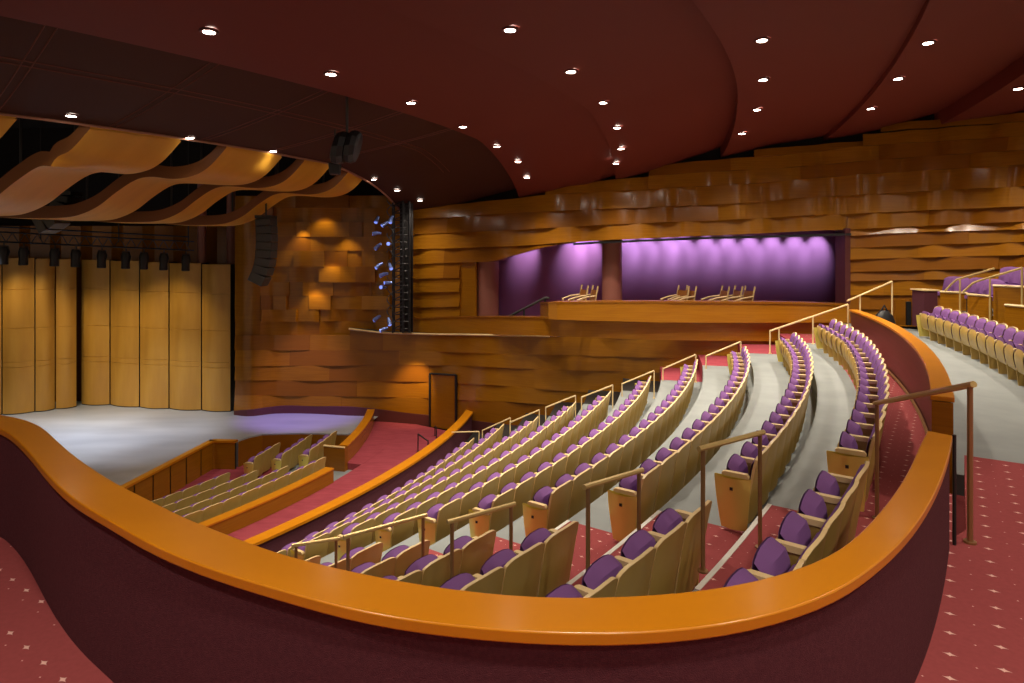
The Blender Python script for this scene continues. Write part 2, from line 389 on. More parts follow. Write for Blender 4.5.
mb.grid([r1, r2]); mb.grid([r2, [(p[0], p[1]+1.2, p[2]) for p in r2]])
mb.build('trim_3', M['black'], kind='structure')
# columns in the opening
for u, wpx, lab in ((487.5, 23, 'rose brown round column at the left end of the purple room'), (612, 20, 'rose brown round column splitting the purple wall')):
    y = 24.75 if u < 500 else 22.3
    x = (u-U0)*y/F; rr = wpx*y/F/2; mb = MB()
    mb.tube([(0, 0, 0), (0, 0, 3.75)], rr, 28)
    o = mb.build('column', M['column'], smooth=True); o.location = (x, y, -2.78); tag(o, lab, 'column')

# ---------------------------------------------------------------- ceiling of overlapping curved bands
BANDS = [(20.7, 25.55, .36), (25.55, 28.95, .18), (28.95, 32.3, .34), (32.3, 35.4, .14), (35.4, 38.1, .40), (38.1, 47, .1)]
def ceil_h(r, x, y, band=None):
    base = 2.58+.09*(r-21)
    if r > 36: base = 3.93+.03*(r-36)
    for (a, b, am) in BANDS:
        if (band is None and a <= r <= b) or band == (a, b, am):
            base += am*max(0, min(1, (r-a)/(b-a)))**1.6
    u = uof(x, y); d = (sitp(WP, max(230, min(u, 1100)))-y) if y > 3 else 12
    D = 1.15 if r < 28 else max(.5, 1.15-(r-28)*.11)
    q = max(0, min(1, 1-d/6.5)); return base-D*q**1.25
for k, bd in enumerate(BANDS):
    mb = MB(); rows = []; n = 14; m = 90
    for i in range(n+1):
        r = bd[0]+(bd[1]-bd[0])*i/n; row = []
        for j in range(m+1):
            t = 3-85*j/m; x, y = pol(r, t); row.append((x, y, ceil_h(r, x, y, bd)))
        rows.append(row)
    lip = [(p[0], p[1], p[2]+.8) for p in rows[0]]
    rows.insert(0, lip)
    mb.grid(rows)
    o = mb.build('ceiling', M['soffit'] if k == 0 else M['ceiling'], smooth=True, kind='structure')
def ceil_hit(u, v):
    lo = 3.0; best = None; y = 3.0
    while y < 27:
        x = (u-U0)*y/F; h = (HZ-v)*y/F; r = hypot(x-CX, y-CY)
        if h > ceil_h(r, x, y)-.0: return (x, y, ceil_h(r, x, y))
        y += .03
    return (x, y, h)
# fine seams of the brown soffit panels
mb = MB()
def seam_pt(r, t):
    x, y = pol(r, t); return (x, y, ceil_h(r, x, y, BANDS[0])-.006)
for t in (-53, -47.5, -42, -36.5, -31, -25.5, -20):
    for dt in (0, .35):
        mb.tube([seam_pt(20.8+i*.45, t+dt) for i in range(11)], .012, 4)
for rr in (23.3, 23.5): mb.tube([seam_pt(rr, -58+i) for i in range(48)], .012, 4)
o = mb.build('ceiling_seam', mat('seam_plaster', (.17, .055, .035), .6)); o['kind'] = 'structure'
# pale edge strip where the soffit ends over the reflectors
mb = MB(); mb.tube([pol(20.7, 0-i, ceil_h(20.7, *pol(20.7, -i))-.02) for i in range(70)], .035, 6)
mb.build('trim_4', mat('soffit_edge', (.40, .20, .13), .5), kind='structure')

lights = []
def downlight(x, y, z, lab, power, size=1.0, angle=120, col=(1, .86, .68), group='recessed downlights in the ceiling'):
    e = empty('downlight', (x, y, z))
    tag(e, lab, 'ceiling light', group)
    n = 20; mb = MB(); r1, r2 = .085*size, .13*size
    mb.grid([[(r1*cos(2*pi*i/n), r1*sin(2*pi*i/n), -.02) for i in range(n)], [(r2*cos(2*pi*i/n), r2*sin(2*pi*i/n), -.03) for i in range(n)], [(r2*cos(2*pi*i/n), r2*sin(2*pi*i/n), .01) for i in range(n)]], 0, True)
    mb.build('trim_ring', M['maroon_trim'], e, smooth=True)
    mb = MB(); mb.poly([(r1*cos(2*pi*i/n), r1*sin(2*pi*i/n), -.024) for i in range(n)][::-1])
    mb.build('lens', M['bulb'], e)
    ld_ = bpy.data.lights.new('downlight_lamp', 'SPOT'); ld_.energy = power; ld_.color = col; ld_.spot_size = R_(angle); ld_.spot_blend = .9; ld_.shadow_soft_size = .12
    lo_ = bpy.data.objects.new('lamp', ld_); COL.objects.link(lo_); lo_.parent = e; lo_.location = (0, 0, -.06)
ROWL = {
 'stage edge row': ([(71, 115), (190, 137), (273, 150.5), (336, 163.5), (374, 179), (397, 190), (420, 200)], 190),
 'first ceiling row from the stage': ([(209, 30), (331, 73), (411, 102), (463, 126), (497, 146), (518, 161), (527, 177)], 380),
 'second ceiling row from the stage': ([(510, 29), (571, 71), (603, 102), (617, 127), (621, 148), (616, 163)], 400),
 'third ceiling row from the stage': ([(762, 39), (763, 79), (757, 109), (742, 133)], 430),
 'fourth ceiling row from the stage': ([(928, 42), (898, 78), (871, 108)], 430),
 'fifth ceiling row, at the right edge': ([(1018, 88)], 400)}
ORD = ['nearest', 'second', 'third', 'fourth', 'fifth', 'sixth', 'seventh', 'eighth', 'ninth', 'tenth', 'eleventh', 'twelfth', 'thirteenth', 'fourteenth', 'fifteenth',
       'sixteenth', 'seventeenth', 'eighteenth', 'nineteenth', 'twentieth', 'twenty-first', 'twenty-second', 'twenty-third', 'twenty-fourth', 'twenty-fifth', 'twenty-sixth']
for nm, (pts, pw) in ROWL.items():
    for i, (u, v) in enumerate(pts):
        x, y, z = ceil_hit(u, v)
        downlight(x, y, z, f'glowing white recessed downlight, {ORD[i]} to camera in {nm}', pw*(1 if y < 18 else .55))
# the same rows carry on behind the camera
for r, ts in ((33, (-48.5,)), (35.9, (-44.5,)), (38.6, (-28, -34, -40, -46))):
    for t in ts:
        x, y = pol(r, t); downlight(x, y, ceil_h(r, x, y), 'recessed downlight continuing its row out over the seats behind the camera', 320)

# ---------------------------------------------------------------- floors
def sector(name, r0, r1, t0, t1, z, m, thick=.6, n=40, t1b=None):
    mb = MB(); a, b, c, d = [], [], [], []
    for i in range(n+1):
        q = i/n; ta = t0+(t1-t0)*q; tb = t0+((t1b if t1b is not None else t1)-t0)*q
        a.append(pol(r0, ta, z)); b.append(pol(r1, tb, z)); c.append(pol(r0, ta, z-thick)); d.append(pol(r1, tb, z-thick))
    mb.grid([c, a, b, d, c]); mb.quad(a[0], b[0], d[0], c[0]); mb.quad(a[-1], b[-1], d[-1], c[-1])
    return mb.build(name, m, kind='structure')
AI0, AI1 = -38.3, -34.9                   # near aisle between the two seat blocks
for k in range(10):
    r1 = ROW_R[k]+.13 if k else 34.45; r0 = (ROW_R[k+1]+.13) if k < 9 else 23.95
    z = -FLR[k]; tw0 = wall_theta(r0); tw1 = wall_theta(r1)
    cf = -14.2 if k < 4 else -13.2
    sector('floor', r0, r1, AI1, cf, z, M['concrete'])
    sector('floor', r0, r1, cf, tw0, z, M['carpet_low'] if k < 4 else M['dark'], n=8, t1b=tw1)  # from the fifth row on, far-end shade is put into a dark floor colour
    sector('floor', r0, r1, AI0, AI1, z, M['carpet'], n=6)
    sector('floor', r0, r1, -60, AI0, z, M['concrete'], n=30)
    mb = MB(); a = [pol(r0+.0, AI0+(AI1-AI0)*i/6, z+.006) for i in range(7)]; b = [pol(r0+.042, AI0+(AI1-AI0)*i/6, z+.006) for i in range(7)]
    c = [(p[0], p[1], p[2]-.01) for p in a]; d = [(p[0], p[1], p[2]-.01) for p in b]
    mb.grid([c, a, b, d, c]); o = mb.build('step_nosing', M['white'])
    tag(o, f'white step nosing strip on the aisle carpet, {ORD[k].replace("nearest","first")} step down from top', 'nosing', 'aisle step nosings')
sector('floor', 34.45, 35.45, -60, wall_theta(35.2), -FLR[0], M['carpet'], n=60)
# lower cross aisle, orchestra floor, stage
sector('floor', 21.2, 23.9, -60, wall_theta(21.2), -LOW, M['carpet_low'], n=60, t1b=wall_theta(23.9))
sector('floor', 19.7, 21.22, -15.6, wall_theta(20.2), -LOW+.004, M['carpet_low'], n=16, t1b=wall_theta(21.2))
sector('floor', 20.05, 21.2, -60, wall_theta(20), -7.0, M['concrete'], n=60, t1b=wall_theta(21.2))
sector('floor', 19.0, 20.1, -60, wall_theta(19), -7.2, M['concrete'], n=60, t1b=wall_theta(20.1))
sector('floor', 18.1, 19.05, -60, wall_theta(18), -7.35, M['concrete'], n=60, t1b=wall_theta(19.05))
sector('floor', 12.0, 18.15, -60, wall_theta(15), -7.5, M['carpet_low'], n=60, t1b=wall_theta(18.15))
STAGE_EDGE = [P(60, 520, STG), P(120, 487.5, STG), P(165, 465, STG), P(210, 442.5, STG), P(222, 439.5, STG), P(238, 440.5, STG), P(248, 437, STG), P(262, 434, STG), P(300, 433, STG), P(347, 434, STG), P(362, 430, STG), P(372, 421, STG)]
mb = MB(); pts = [(p[0], p[1], -STG) for p in STAGE_EDGE] + [(-5.0, 26.6, -STG), (-30, 28.5, -STG), (-34, 4, -STG), (-14, 4, -STG)]
mb.poly(pts)
for p, q in zip(STAGE_EDGE, STAGE_EDGE[1:]): mb.quad(p, q, (q[0], q[1], -7.5), (p[0], p[1], -7.5))
mb.build('floor_stage', M['stage'], kind='structure')
# camera side carpet (upper cross aisle) bounded by the parapet
CAP_IN = [(-60, 400), (0, 415), (15, 416.3), (25, 420), (37.5, 424), (50, 434), (67.5, 450), (87.5, 465), (117.5, 484), (150, 500), (187.5, 519), (225, 533), (256, 545.7), (306, 560.7), (356, 572), (406, 582), (456, 589.5), (512, 595.5),
          (574.5, 598), (637, 595.7), (687, 592.5), (724.5, 587), (767, 579), (790, 571), (827.5, 557.5), (852.5, 540), (875, 517.5), (895, 492.5), (910, 467.5), (920, 445), (927.5, 430.5)]
CAP_OUT = [(-60, 412), (0, 428), (10, 433.7), (22.5, 445), (32.5, 456), (50, 477.5), (75, 500), (112.5, 522), (150, 543.7), (200, 565), (256, 583), (306, 597), (356, 610.7), (406, 619.5), (456, 625.7), (512, 630.7), (587, 634), (637, 632.7),
           (687, 629.5), (724.5, 624.5), (767, 615.7), (805, 604), (840, 590), (865, 572.5), (890, 552.5), (915, 525), (935, 492.5), (947.5, 460), (952.5, 435.5)]
CZ = 1.27
def resample(pts, n):
    d = [0]
    for a, b in zip(pts, pts[1:]): d.append(d[-1]+hypot(a[0]-b[0], a[1]-b[1]))
    X = [(q/d[-1], p[0]) for q, p in zip(d, pts)]; Y = [(q/d[-1], p[1]) for q, p in zip(d, pts)]
    return [(sitp(X, i/n), sitp(Y, i/n)) for i in range(n+1)]
def smooth(p, k=3):
    for _ in range(k):
        p = [p[0]]+[((a[0]+2*b[0]+c[0])/4, (a[1]+2*b[1]+c[1])/4) for a, b, c in zip(p, p[1:], p[2:])]+[p[-1]]
    return p
NI = 90
ci = smooth(resample([P(u, v, CZ)[:2] for u, v in CAP_IN], NI)); co = smooth(resample([P(u, v, CZ)[:2] for u, v in CAP_OUT], NI))
root = empty('parapet', (0.0, 2.2, -UP)); tag(root, 'long curved maroon parapet with orange wood cap sweeping across the foreground', 'parapet')
def rel(p, o): return (p[0]-o.location.x, p[1]-o.location.y, p[2]-o.location.z)
mb = MB()
mb.grid([[rel((a[0], a[1], -CZ), root), rel((b[0], b[1], -CZ), root), rel((b[0], b[1], -CZ-.045), root), rel((a[0], a[1], -CZ-.045), root)] for a, b in zip(ci, co)], 0, True)
mb.poly([rel(q, root) for q in ((ci[-1][0], ci[-1][1], -CZ), (co[-1][0], co[-1][1], -CZ), (co[-1][0], co[-1][1], -CZ-.045), (ci[-1][0], ci[-1][1], -CZ-.045))])
mb.build('cap', M['cap'], root, smooth=True, bevel=.006)
mb = MB(); rows = []
for a, b in zip(ci, co):
    x0, y0 = a[0]*.88+b[0]*.12, a[1]*.88+b[1]*.12; x1, y1 = a[0]*.12+b[0]*.88, a[1]*.12+b[1]*.88
    rows.append([rel((x0, y0, -CZ-.045), root), rel((x1, y1, -CZ-.045), root), rel((x1, y1, -UP-.02), root), rel((x1, y1, -4.4), root), rel((x0, y0, -4.4), root)])
mb.grid(rows, 0, True); mb.poly(rows[-1])
mb.build('wall_panel', M['maroon'], root, smooth=True)
mid = [((a[0]+b[0])/2, (a[1]+b[1])/2) for a, b in zip(ci, co)]
# carpet behind parapet
mb = MB(); rows = []
fl = [(*p, -UP) for p in mid]
mb.poly(fl + [pol(35.45, -36.6, -UP), pol(35.45, -33.3, -UP), pol(41.5, -33.3, -UP), pol(41.5, -50, -UP), (12, -8, -UP), (-12, -8, -UP), (-12, 6, -UP)])
for (a, b) in ((mid[-1], pol(35.45, -36.6)), (pol(35.45, -36.6), pol(35.45, -33.3)), (pol(35.45, -33.3), pol(41.5, -33.3))):
    mb.quad((a[0], a[1], -UP), (b[0], b[1], -UP), (b[0], b[1], -2.8), (a[0], a[1], -2.8))
mb.build('floor', M['carpet'], kind='structure')
mb = MB()                                   # step between upper and lower carpet at the aisle
for i, (rr, zz) in enumerate(((35.20, UP+.17), (35.0, UP+.34))):
    a = [pol(rr, -36.9+i_*.6, -zz) for i_ in range(5)]; b = [pol(rr+.28, -36.9+i_*.6, -zz) for i_ in range(5)]
    mb.grid([[(p[0], p[1], p[2]-.2) for p in a], a, b])
mb.build('floor', M['carpet'], kind='structure')
sector('floor', 35.30, 41.5, -33.3, wall_theta(36, WP), -UF, M['concrete'], n=40, t1b=wall_theta(41.5, WP))

# curved parapet between the tiers
root = empty('parapet', pol(35.3, -33.6, -UP)); tag(root, 'curved maroon parapet with orange cap dividing the upper tier from the seats', 'parapet')
mb = MB(); w1 = MB(); CZ2 = 1.50; rr1, rr2 = [], []
n = 60; t0, t1 = -33.4, -14.8
for i in range(n+1):
    t = t0+(t1-t0)*i/n; ri = 35.17; ro = 35.37; CZ2 = 1.48+.13*(t-t0)/(t1-t0)
    rr1.append([rel(pol(ri, t, -CZ2), root), rel(pol(ro, t, -CZ2), root), rel(pol(ro, t, -CZ2-.05), root), rel(pol(ri, t, -CZ2-.05), root)])
    rr2.append([rel(pol(ri+.03, t, -CZ2-.05), root), rel(pol(ro-.03, t, -CZ2-.05), root), rel(pol(ro-.03, t, -2.6), root), rel(pol(ri+.10, t, -2.6), root)])
mb.grid(rr1, 0, True); mb.poly(rr1[0]); mb.poly(rr1[-1]); mb.build('cap', M['cap'], root, smooth=True, bevel=.006)
w1.grid(rr2, 0, True); w1.poly(rr2[-1]); w1.build('wall_panel', M['oxwall'], root, smooth=True)
CZ2 = 1.48
e = MB(); a = rr1[0]; 
e.grid([[rel(pol(35.18, t0-.03, zz), root) for zz in (-CZ2-.05, -2.6)], [rel(pol(35.36, t0-.03, zz), root) for zz in (-CZ2-.05, -2.6)], [rel(pol(35.36, t0+.25, zz), root) for zz in (-CZ2-.05, -2.6)]])
e.build('end_panel', M['panel'], root)
mb = MB(); mb.tube([pol(35.23, t0+(t1-t0)*i/40, -FLR[0]+.05) for i in range(41)], .025, 6)
o = mb.build('base_rail', M['bronze']); tag(o, 'thin bronze base rail following the foot of the curved inner parapet wall', 'rail')

# lower orange capped parapet in front of the main block
root = empty('parapet', pol(23.85, -20, -LOW)); tag(root, 'straight-looking orange capped parapet between main seats and lower cross aisle', 'parapet')
mb = MB(); w1 = MB(); rr1, rr2 = [], []; te = -4.6
for i in range(61):
    t = -52+(te+52)*i/60; ri, ro = 23.62, 23.92
    rr1.append([rel(pol(ri, t, -5.88), root), rel(pol(ro, t, -5.88), root), rel(pol(ro, t, -5.94), root), rel(pol(ri, t, -5.94), root)])
    rr2.append([rel(pol(ri+.04, t, -5.94), root), rel(pol(ro-.04, t, -5.94), root), rel(pol(ro-.04, t, -7.0), root), rel(pol(ri+.04, t, -7.0), root)])
mb.grid(rr1, 0, True); mb.poly(rr1[-1]); mb.build('cap', M['cap'], root, smooth=True)
w1.grid(rr2, 0, True); w1.poly(rr2[-1]); w1.build('wall_panel', M['maroon'], root, smooth=True)

# low wooden wall behind the orchestra seats, with its opening
def lowwall(t0, t1, ztop, label, ri=21.0, ro=21.25, re=None):
    root = empty('low_wall', pol(ri, t0, -LOW)); tag(root, label, 'low wall')
    mb = MB(); c = MB(); a, b = [], []; ri0 = ri
    for i in range(25):
        t = t0+(t1-t0)*i/24
        if re: ri = ri0+(re-ri0)*i/24; ro = ri+.25
        a.append([rel(pol(ri, t, -7.2), root), rel(pol(ri, t, -ztop), root), rel(pol(ro, t, -ztop), root), rel(pol(ro, t, -7.2), root)])
        b.append([rel(pol(ri-.02, t, -ztop), root), rel(pol(ri-.02, t, -ztop+.04), root), rel(pol(ro+.02, t, -ztop+.04), root), rel(pol(ro+.02, t, -ztop), root)])
    mb.grid(a, 0, True); mb.poly(a[0]); mb.poly(a[-1]); mb.build('panel', M['panel'], root)
    c.grid(b, 0, True); c.poly(b[0]); c.poly(b[-1]); c.build('edge_cap', M['cap'], root)
    return root
lowwall(-50, -19.9, 6.42, 'low brown wood wall behind the rearmost orchestra seats')
lowwall(-15.6, -3.0, 6.28, 'long far stretch of the low wood wall beyond the aisle gap', ri=20.45, ro=20.7, re=19.6)
root = empty('low_wall', pol(20.3, -16.2, -LOW)); tag(root, 'square wooden end box of the far low wall, beside pale floor', 'low wall')
mb = MB(); q = [pol(20.0, -16.2), pol(20.75, -16.2), pol(20.75, -15.7), pol(20.0, -15.7)]
mb.grid([[rel((x, y, -7.2), root) for x, y in q], [rel((x, y, -6.25), root) for x, y in q]], 0, True); mb.poly([rel((x, y, -6.25), root) for x, y in q]); mb.build('panel', M['panel3'], root)
mb = MB(); mb.tube([rel(pol(20.0+i*.375, -16.2, -6.24), root) for i in range(3)], .03, 6); mb.build('edge_cap', M['cream'], root)

# orchestra pit rail at the stage edge
root = empty('pit_rail', P(210, 442, STG)); tag(root, 'panelled wood pit rail with pale top along the stage edge', 'pit rail')
cap_, pan = MB(), MB()
E0 = P(60, 520, STG)[:2]; E1 = P(210, 441.5, STG)[:2]; E2 = P(217, 441, STG)[:2]; E3 = P(238, 441.5, STG)[:2]
def prail(a, b, n, mi=0):
    dx, dy = b[0]-a[0], b[1]-a[1]; L = hypot(dx, dy); nx, ny = dy/L, -dx/L
    for i in range(n):
        p = (a[0]+dx*(i+.03)/n, a[1]+dy*(i+.03)/n); q = (a[0]+dx*(i+.97)/n, a[1]+dy*(i+.97)/n)
        o1, o2 = .12, .17
        pan.quad(rel((p[0]+nx*o2, p[1]+ny*o2, -STG+.02), root), rel((q[0]+nx*o2, q[1]+ny*o2, -STG+.02), root), rel((q[0]+nx*o2, q[1]+ny*o2, -7.6), root), rel((p[0]+nx*o2, p[1]+ny*o2, -7.6), root))
    pan.quad(rel((a[0]+nx*o1, a[1]+ny*o1, -STG), root), rel((b[0]+nx*o1, b[1]+ny*o1, -STG), root), rel((b[0]+nx*o1, b[1]+ny*o1, -7.6), root), rel((a[0]+nx*o1, a[1]+ny*o1, -7.6), root), 1)
    cap_.grid([[rel((p[0]+nx*o, p[1]+ny*o, zz), root) for o, zz in ((.0, -STG+.07), (.2, -STG+.07), (.2, -STG+.0), (0, -STG+.0))] for p in (a, b)], 0, True)
prail(E0, E1, 8); prail(E1, E2, 1); prail(E2, E3, 1)
pan.build('panel', [M['panel'], M['dark']], root); cap_.build('rail_cap', M['cap'], root)
mb = MB()
for p, q in zip(STAGE_EDGE[5:], STAGE_EDGE[6:]):
    mb.quad((p[0]+.03, p[1]-.05, -STG-.03), (q[0]+.03, q[1]-.05, -STG-.03), (q[0]+.03, q[1]-.05, -7.5), (p[0]+.03, p[1]-.05, -7.5))
mb.build('wall_pit', M['panel3'], kind='structure')

# ---------------------------------------------------------------- theatre seats
def seat_parts(root, arm_l=True, arm_r=False, panel_l=False, panel_r=False, small=False):
    W = .537
    # outer back shell: curved in plan and reclined, rounded top
    def back_pt(s, q, t):                    # s in -1..1 across, q 0..1 up, t thickness outward(-y)
        z = .07+q*(.74); y = .125*(1-q)+.035*abs(s)**2.2-t
        wid = W/2*(.94+.06*q)
        if q > .86: wid *= 1-.035*((q-.86)/.14)**2
        zz = z-(.05*abs(s)**4 if q > .75 else .0)*((q-.75)/.25 if q > .75 else 0)
        return (s*wid, y, zz)
    S = [-1, -.9, -.7, -.35, 0, .35, .7, .9, 1]; Q = [0, .3, .6, .8, .92, 1]
    mb = MB(); mb.grid([[back_pt(s, q, .022) for s in S] for q in Q])
    mb.build('back_shell', M['tan'], root, smooth=True)
    mb = MB()                                 # pale ply edge all round the back
    loop = [back_pt(-1, q, 0) for q in Q]+[back_pt(s, 1, 0) for s in S[1:-1]]+[back_pt(1, q, 0) for q in Q[::-1]]
    loop2 = [back_pt(-1, q, .024) for q in Q]+[back_pt(s, 1, .024) for s in S[1:-1]]+[back_pt(1, q, .024) for q in Q[::-1]]
    lo3 = [(p[0]*.95, p[1]+.0, p[2]-.014) for p in loop]
    mb.grid([loop2, [(p[0], p[1], p[2]+.006) for p in loop2], [(p[0], p[1]+.004, p[2]+.006) for p in loop], lo3]); mb.build('back_edge', M['cream'], root, smooth=True)
    # purple back pad
    mb = MB(); Q2 = [.36, .42, .62, .87, .95, .98]; T = [.0, .045, .06, .055, .035, .0]
    mb.grid([[(lambda p: (p[0]*.93, p[1]+t*(1-.55*abs(s)**3)+.004, p[2]))(back_pt(s, q, 0)) for s in S] for q, t in zip(Q2, T)])
    mb.build('back_cushion', M['purple'], root, smooth=True)
    # tipped-up seat: cushion facing the back, shell facing forward
    def cush(s, q, t):
        wid = W/2*.92*(1-.14*max(0, (q-.55)/.45)**2)
        return (s*wid*.98, .285+.04*q+t, .26+.43*q-(.06*abs(s)**3*q))
    Q3 = [0, .15, .45, .7, .88, 1]; TI = [0, -.08, -.115, -.115, -.095, 0]; TO = [0, .03, .045, .045, .03, 0]
    mb = MB(); mb.grid([[cush(s, q, t*(1-.5*abs(s)**3)) for s in S] for q, t in zip(Q3, TI)]); mb.grid([[cush(s, q, t*.4*(1-abs(s)**3)+.012) for s in S] for q, t in zip(Q3, TO)])
    mb.build('seat_cushion', M['purple'], root, smooth=True)
    mb = MB(); mb.grid([[(lambda p: (p[0]*1.0, p[1]+.02, p[2]-.03))(cush(s, q*.93, t*(1-.3*abs(s)**3))) for s in S] for q, t in zip(Q3, TO)])
    mb.build('seat_shell', M['tan'], root, smooth=True)
    def arm(x):
        a = MB(); pr = [(.09, .0), (.11, .024), (.33, .024), (.36, .012), (.36, -.012), (.32, -.022), (.09, -.02)]
        a.grid([[(x+sx*.028, y, .585+z) for y, z in pr] for sx in (-1, 1)], 0, True)
        a.poly([(x-.028, y, .585+z) for y, z in pr]); a.poly([(x+.028, y, .585+z) for y, z in pr][::-1])
        return a
    def stand(x):
        a = MB(); prof = [(.10, .56), (.36, .56), (.33, .30), (.30, .0), (.14, .0), (.13, .3)]
        for sx in (-1, 1): a.poly([(x+sx*.014, y, z) for y, z in prof][::sx])
        a.grid([[(x+sx*.014, y, z) for y, z in prof] for sx in (-1, 1)], 0, True); return a
    def endp(x):
        a = MB(); sg = 1 if x > 0 else -1; rows = []
        for q in (0, .1, .3, .55, .8, 1):
            z = .03+.53*q; h0, h1 = .07+.04*(1-q), .44-.07*(1-q)**1.5
            rows.append([(x+sg*(.012+.065*sin(pi*min(1, max(0, s_)))*(.5+.5*q)), h0+(h1-h0)*s_, z) for s_ in (0, .15, .35, .5, .65, .85, 1)])
        a.grid(rows); a.grid([[(x-sg*.01, p[1], p[2]) for p in r] for r in rows])
        a.grid([[r[0], (x-sg*.01, r[0][1], r[0][2])] for r in rows]); a.grid([[r[-1], (x-sg*.01, r[-1][1], r[-1][2])] for r in rows])
        return a
    for x, on, pn in ((-.275, arm_l, panel_l), (.275, arm_r, panel_r)):
        if on: 
            ar = arm(x*1.0).build('armrest', M['cream'], root, smooth=True)
            if not pn: stand(x).build('standard', M['tan'], root)
        if pn:
            pe = endp(x).build('end_panel', M['gold'], root, smooth=True); pe['label'] = 'gold aisle end panel'
            sg = 1 if x > 0 else -1
            b = MB(); b.box((x+sg*.072, .25, .455), (.012, .03, .03)); b.build('row_plate', M['plate'], pe)
protos = {}
def make_seat(key, **kw):
    e = empty('theatre_seat'); seat_parts(e, **kw); KIDS[e.name] = [q for q in bpy.data.objects if q.parent == e]
    for q in KIDS[e.name]: KIDS[q.name] = [z for z in bpy.data.objects if z.parent == q]
    protos[key] = e; return e
make_seat('mid'); make_seat('near_end', panel_l=True); make_seat('far_end', arm_r=True, panel_r=True); make_seat('tip', arm_r=True)
used = set()
def put_seat(key, x, y, z, rz, label, group):
    if key not in used: used.add(key); o = protos[key]
    else:
        o = copy_tree(protos[key])
    o.location = (x, y, z); o.rotation_euler = (0, 0, rz); tag(o, label, 'theatre seat', group); return o
NS = 0
def ordn(i): return ORD[i] if i else 'first'
def row(k, r, zf, t0, t1, start_key, end_key, blk, rowname, origin, group, flipcount=False, ok=None, r_of=None):
    global NS
    n = int(round((t1-t0)*pi/180*r/.55)); n = max(n, 1)
    items = []
    for i in range(n):
        t = t0+(i+.5)*(t1-t0)/n; rr = r_of(t) if r_of else r; x, y = pol(rr, t)
        if ok and not ok(x, y): continue
        items.append((i, t, x, y))
    for j, (i, t, x, y) in enumerate(items):
        key = start_key if i == 0 else (end_key if i == n-1 else 'mid')
        c = (len(items)-1-j) if flipcount else j
        put_seat(key, x, y, zf, R_(90+t), f'purple and tan seat, {ordn(c)} from {origin}, {rowname}, {blk}', group); NS += 1
FAR_T = [-16.2, -16.6, -16.7, -15.9, -16.2, -16.3, -15.6, -16.0, -14.6, -14.6]
NEAR_T = [-34.45, -34.95, -35.2, -35.0, -34.3, -33.9, -33.6, -33.45, -33.7, -34.2]
def dev(k):
    c = [0, .05, .04, -.04, -.07, -.06, 0, .0, 0, .02][k]
    e = [-.15, -.06, -.06, .01, -.02, .07, .1, .12, -.04, 0][k]
    def f(t):
        q = max(0, (t+21)/5); return ROW_R[k]+c+e*q
    return f
for k in range(10):
    row(k, ROW_R[k], -FLR[k], NEAR_T[k], FAR_T[k], 'near_end', 'far_end', 'main block', f'{ordn(k)} row down', 'near aisle', f'main block seats, {ordn(k)} row down', r_of=dev(k))
def clear_of_parapet(x, y):
    for a in ci:
        if hypot(a[0]-x, a[1]-y) < .30: return False
    # beyond the parapet seen from the camera
    u = uof(x, y); 
    if not (-40 < u < 960): return False
    best = min(ci, key=lambda a: abs(uof(*a)-u)); return y > best[1]+.2
NT = [-35.9, -37.15, -37.6, -37.2, -36.9, -36.3, -36.6, -36.6, -36.6, -36.6]
for k in range(8):
    row(k, ROW_R[k]+.03, -FLR[k], -50, NT[k], 'mid', 'tip', 'foreground block', f'{ordn(k)} row down', 'the aisle', f'foreground block seats, {ordn(k)} row down', flipcount=True, ok=clear_of_parapet)
# orchestra blocks
for k, (r, zf) in enumerate(((20.75, 7.0), (19.85, 7.2), (18.95, 7.35), (18.0, 7.5))):
    e1 = [-18.9, -20.4, -21.2, -21.6][k]; s2 = [None, -16.2, -16.8, -17.3][k]
    def seen(x, y): 
        u = uof(x, y); v = HZ+F*(zf-.8)/y; return u > 120 and v < itp(CAP_IN, u)+6
    row(k, r, -zf, -44, e1, 'mid', 'far_end', 'near orchestra block', f'{ordn(k)} row from rear', 'the aisle', f'near orchestra seats, {ordn(k)} row from rear', flipcount=True, ok=seen)
    if s2: row(k, r, -zf, s2, -3.5, 'near_end', 'mid', 'far orchestra block', f'{ordn(k)} row from rear', 'the aisle', f'far orchestra seats, {ordn(k)} row from rear', ok=lambda x, y: y < 22.35, r_of=lambda t, r=r: r-.25-.045*(t+17))
# upper tier
row(0, 37.08, -UF, -33.1, -15.3, 'near_end', 'far_end', 'at right', 'upper tier front row', 'the carpet aisle', 'upper tier front row seats')
print('SEATS', NS)

# ---------------------------------------------------------------- handrails
def rail(pts, legs, label, m=M['bronze'], top=M['brass'], r=.0185, group=None, flat_=True):
    root = empty('handrail', (legs[0][0][0], legs[0][0][1], legs[0][1])); tag(root, label, 'handrail', group)
    mb = MB(); mb.tube([rel(p, root) for p in pts], r*1.25, 8); mb.build('top_rail', top, root, smooth=True)
    for p, zb in legs:
        mb = MB(); mb.tube([rel((p[0], p[1], zb+.0), root), rel(p, root)], r, 8); mb.tube([rel((p[0], p[1], zb), root), rel((p[0], p[1], zb+.015), root)], r*2.2, 10)
        mb.build('post', m, root, smooth=True)
    return root
g = 'bronze handrails in the near aisle'
def two(u1, v1, y1, u2, v2, y2, z1, z2, label):
    a = PY(u1, v1, y1); b = PY(u2, v2, y2); d = [(b[k]-a[k]) for k in range(3)]; L = math.sqrt(sum(q*q for q in d))
    ex = [q/L*.05 for q in d]
    rail([tuple(a[k]-ex[k] for k in range(3)), a, b, tuple(b[k]+ex[k] for k in range(3))], [(a, -z1), (b, -z2)], label, group=g)
two(877, 403, 6.1, 970, 385, 4.45, FLR[0], UP, 'tall bronze handrail at the right end of the foreground parapet')
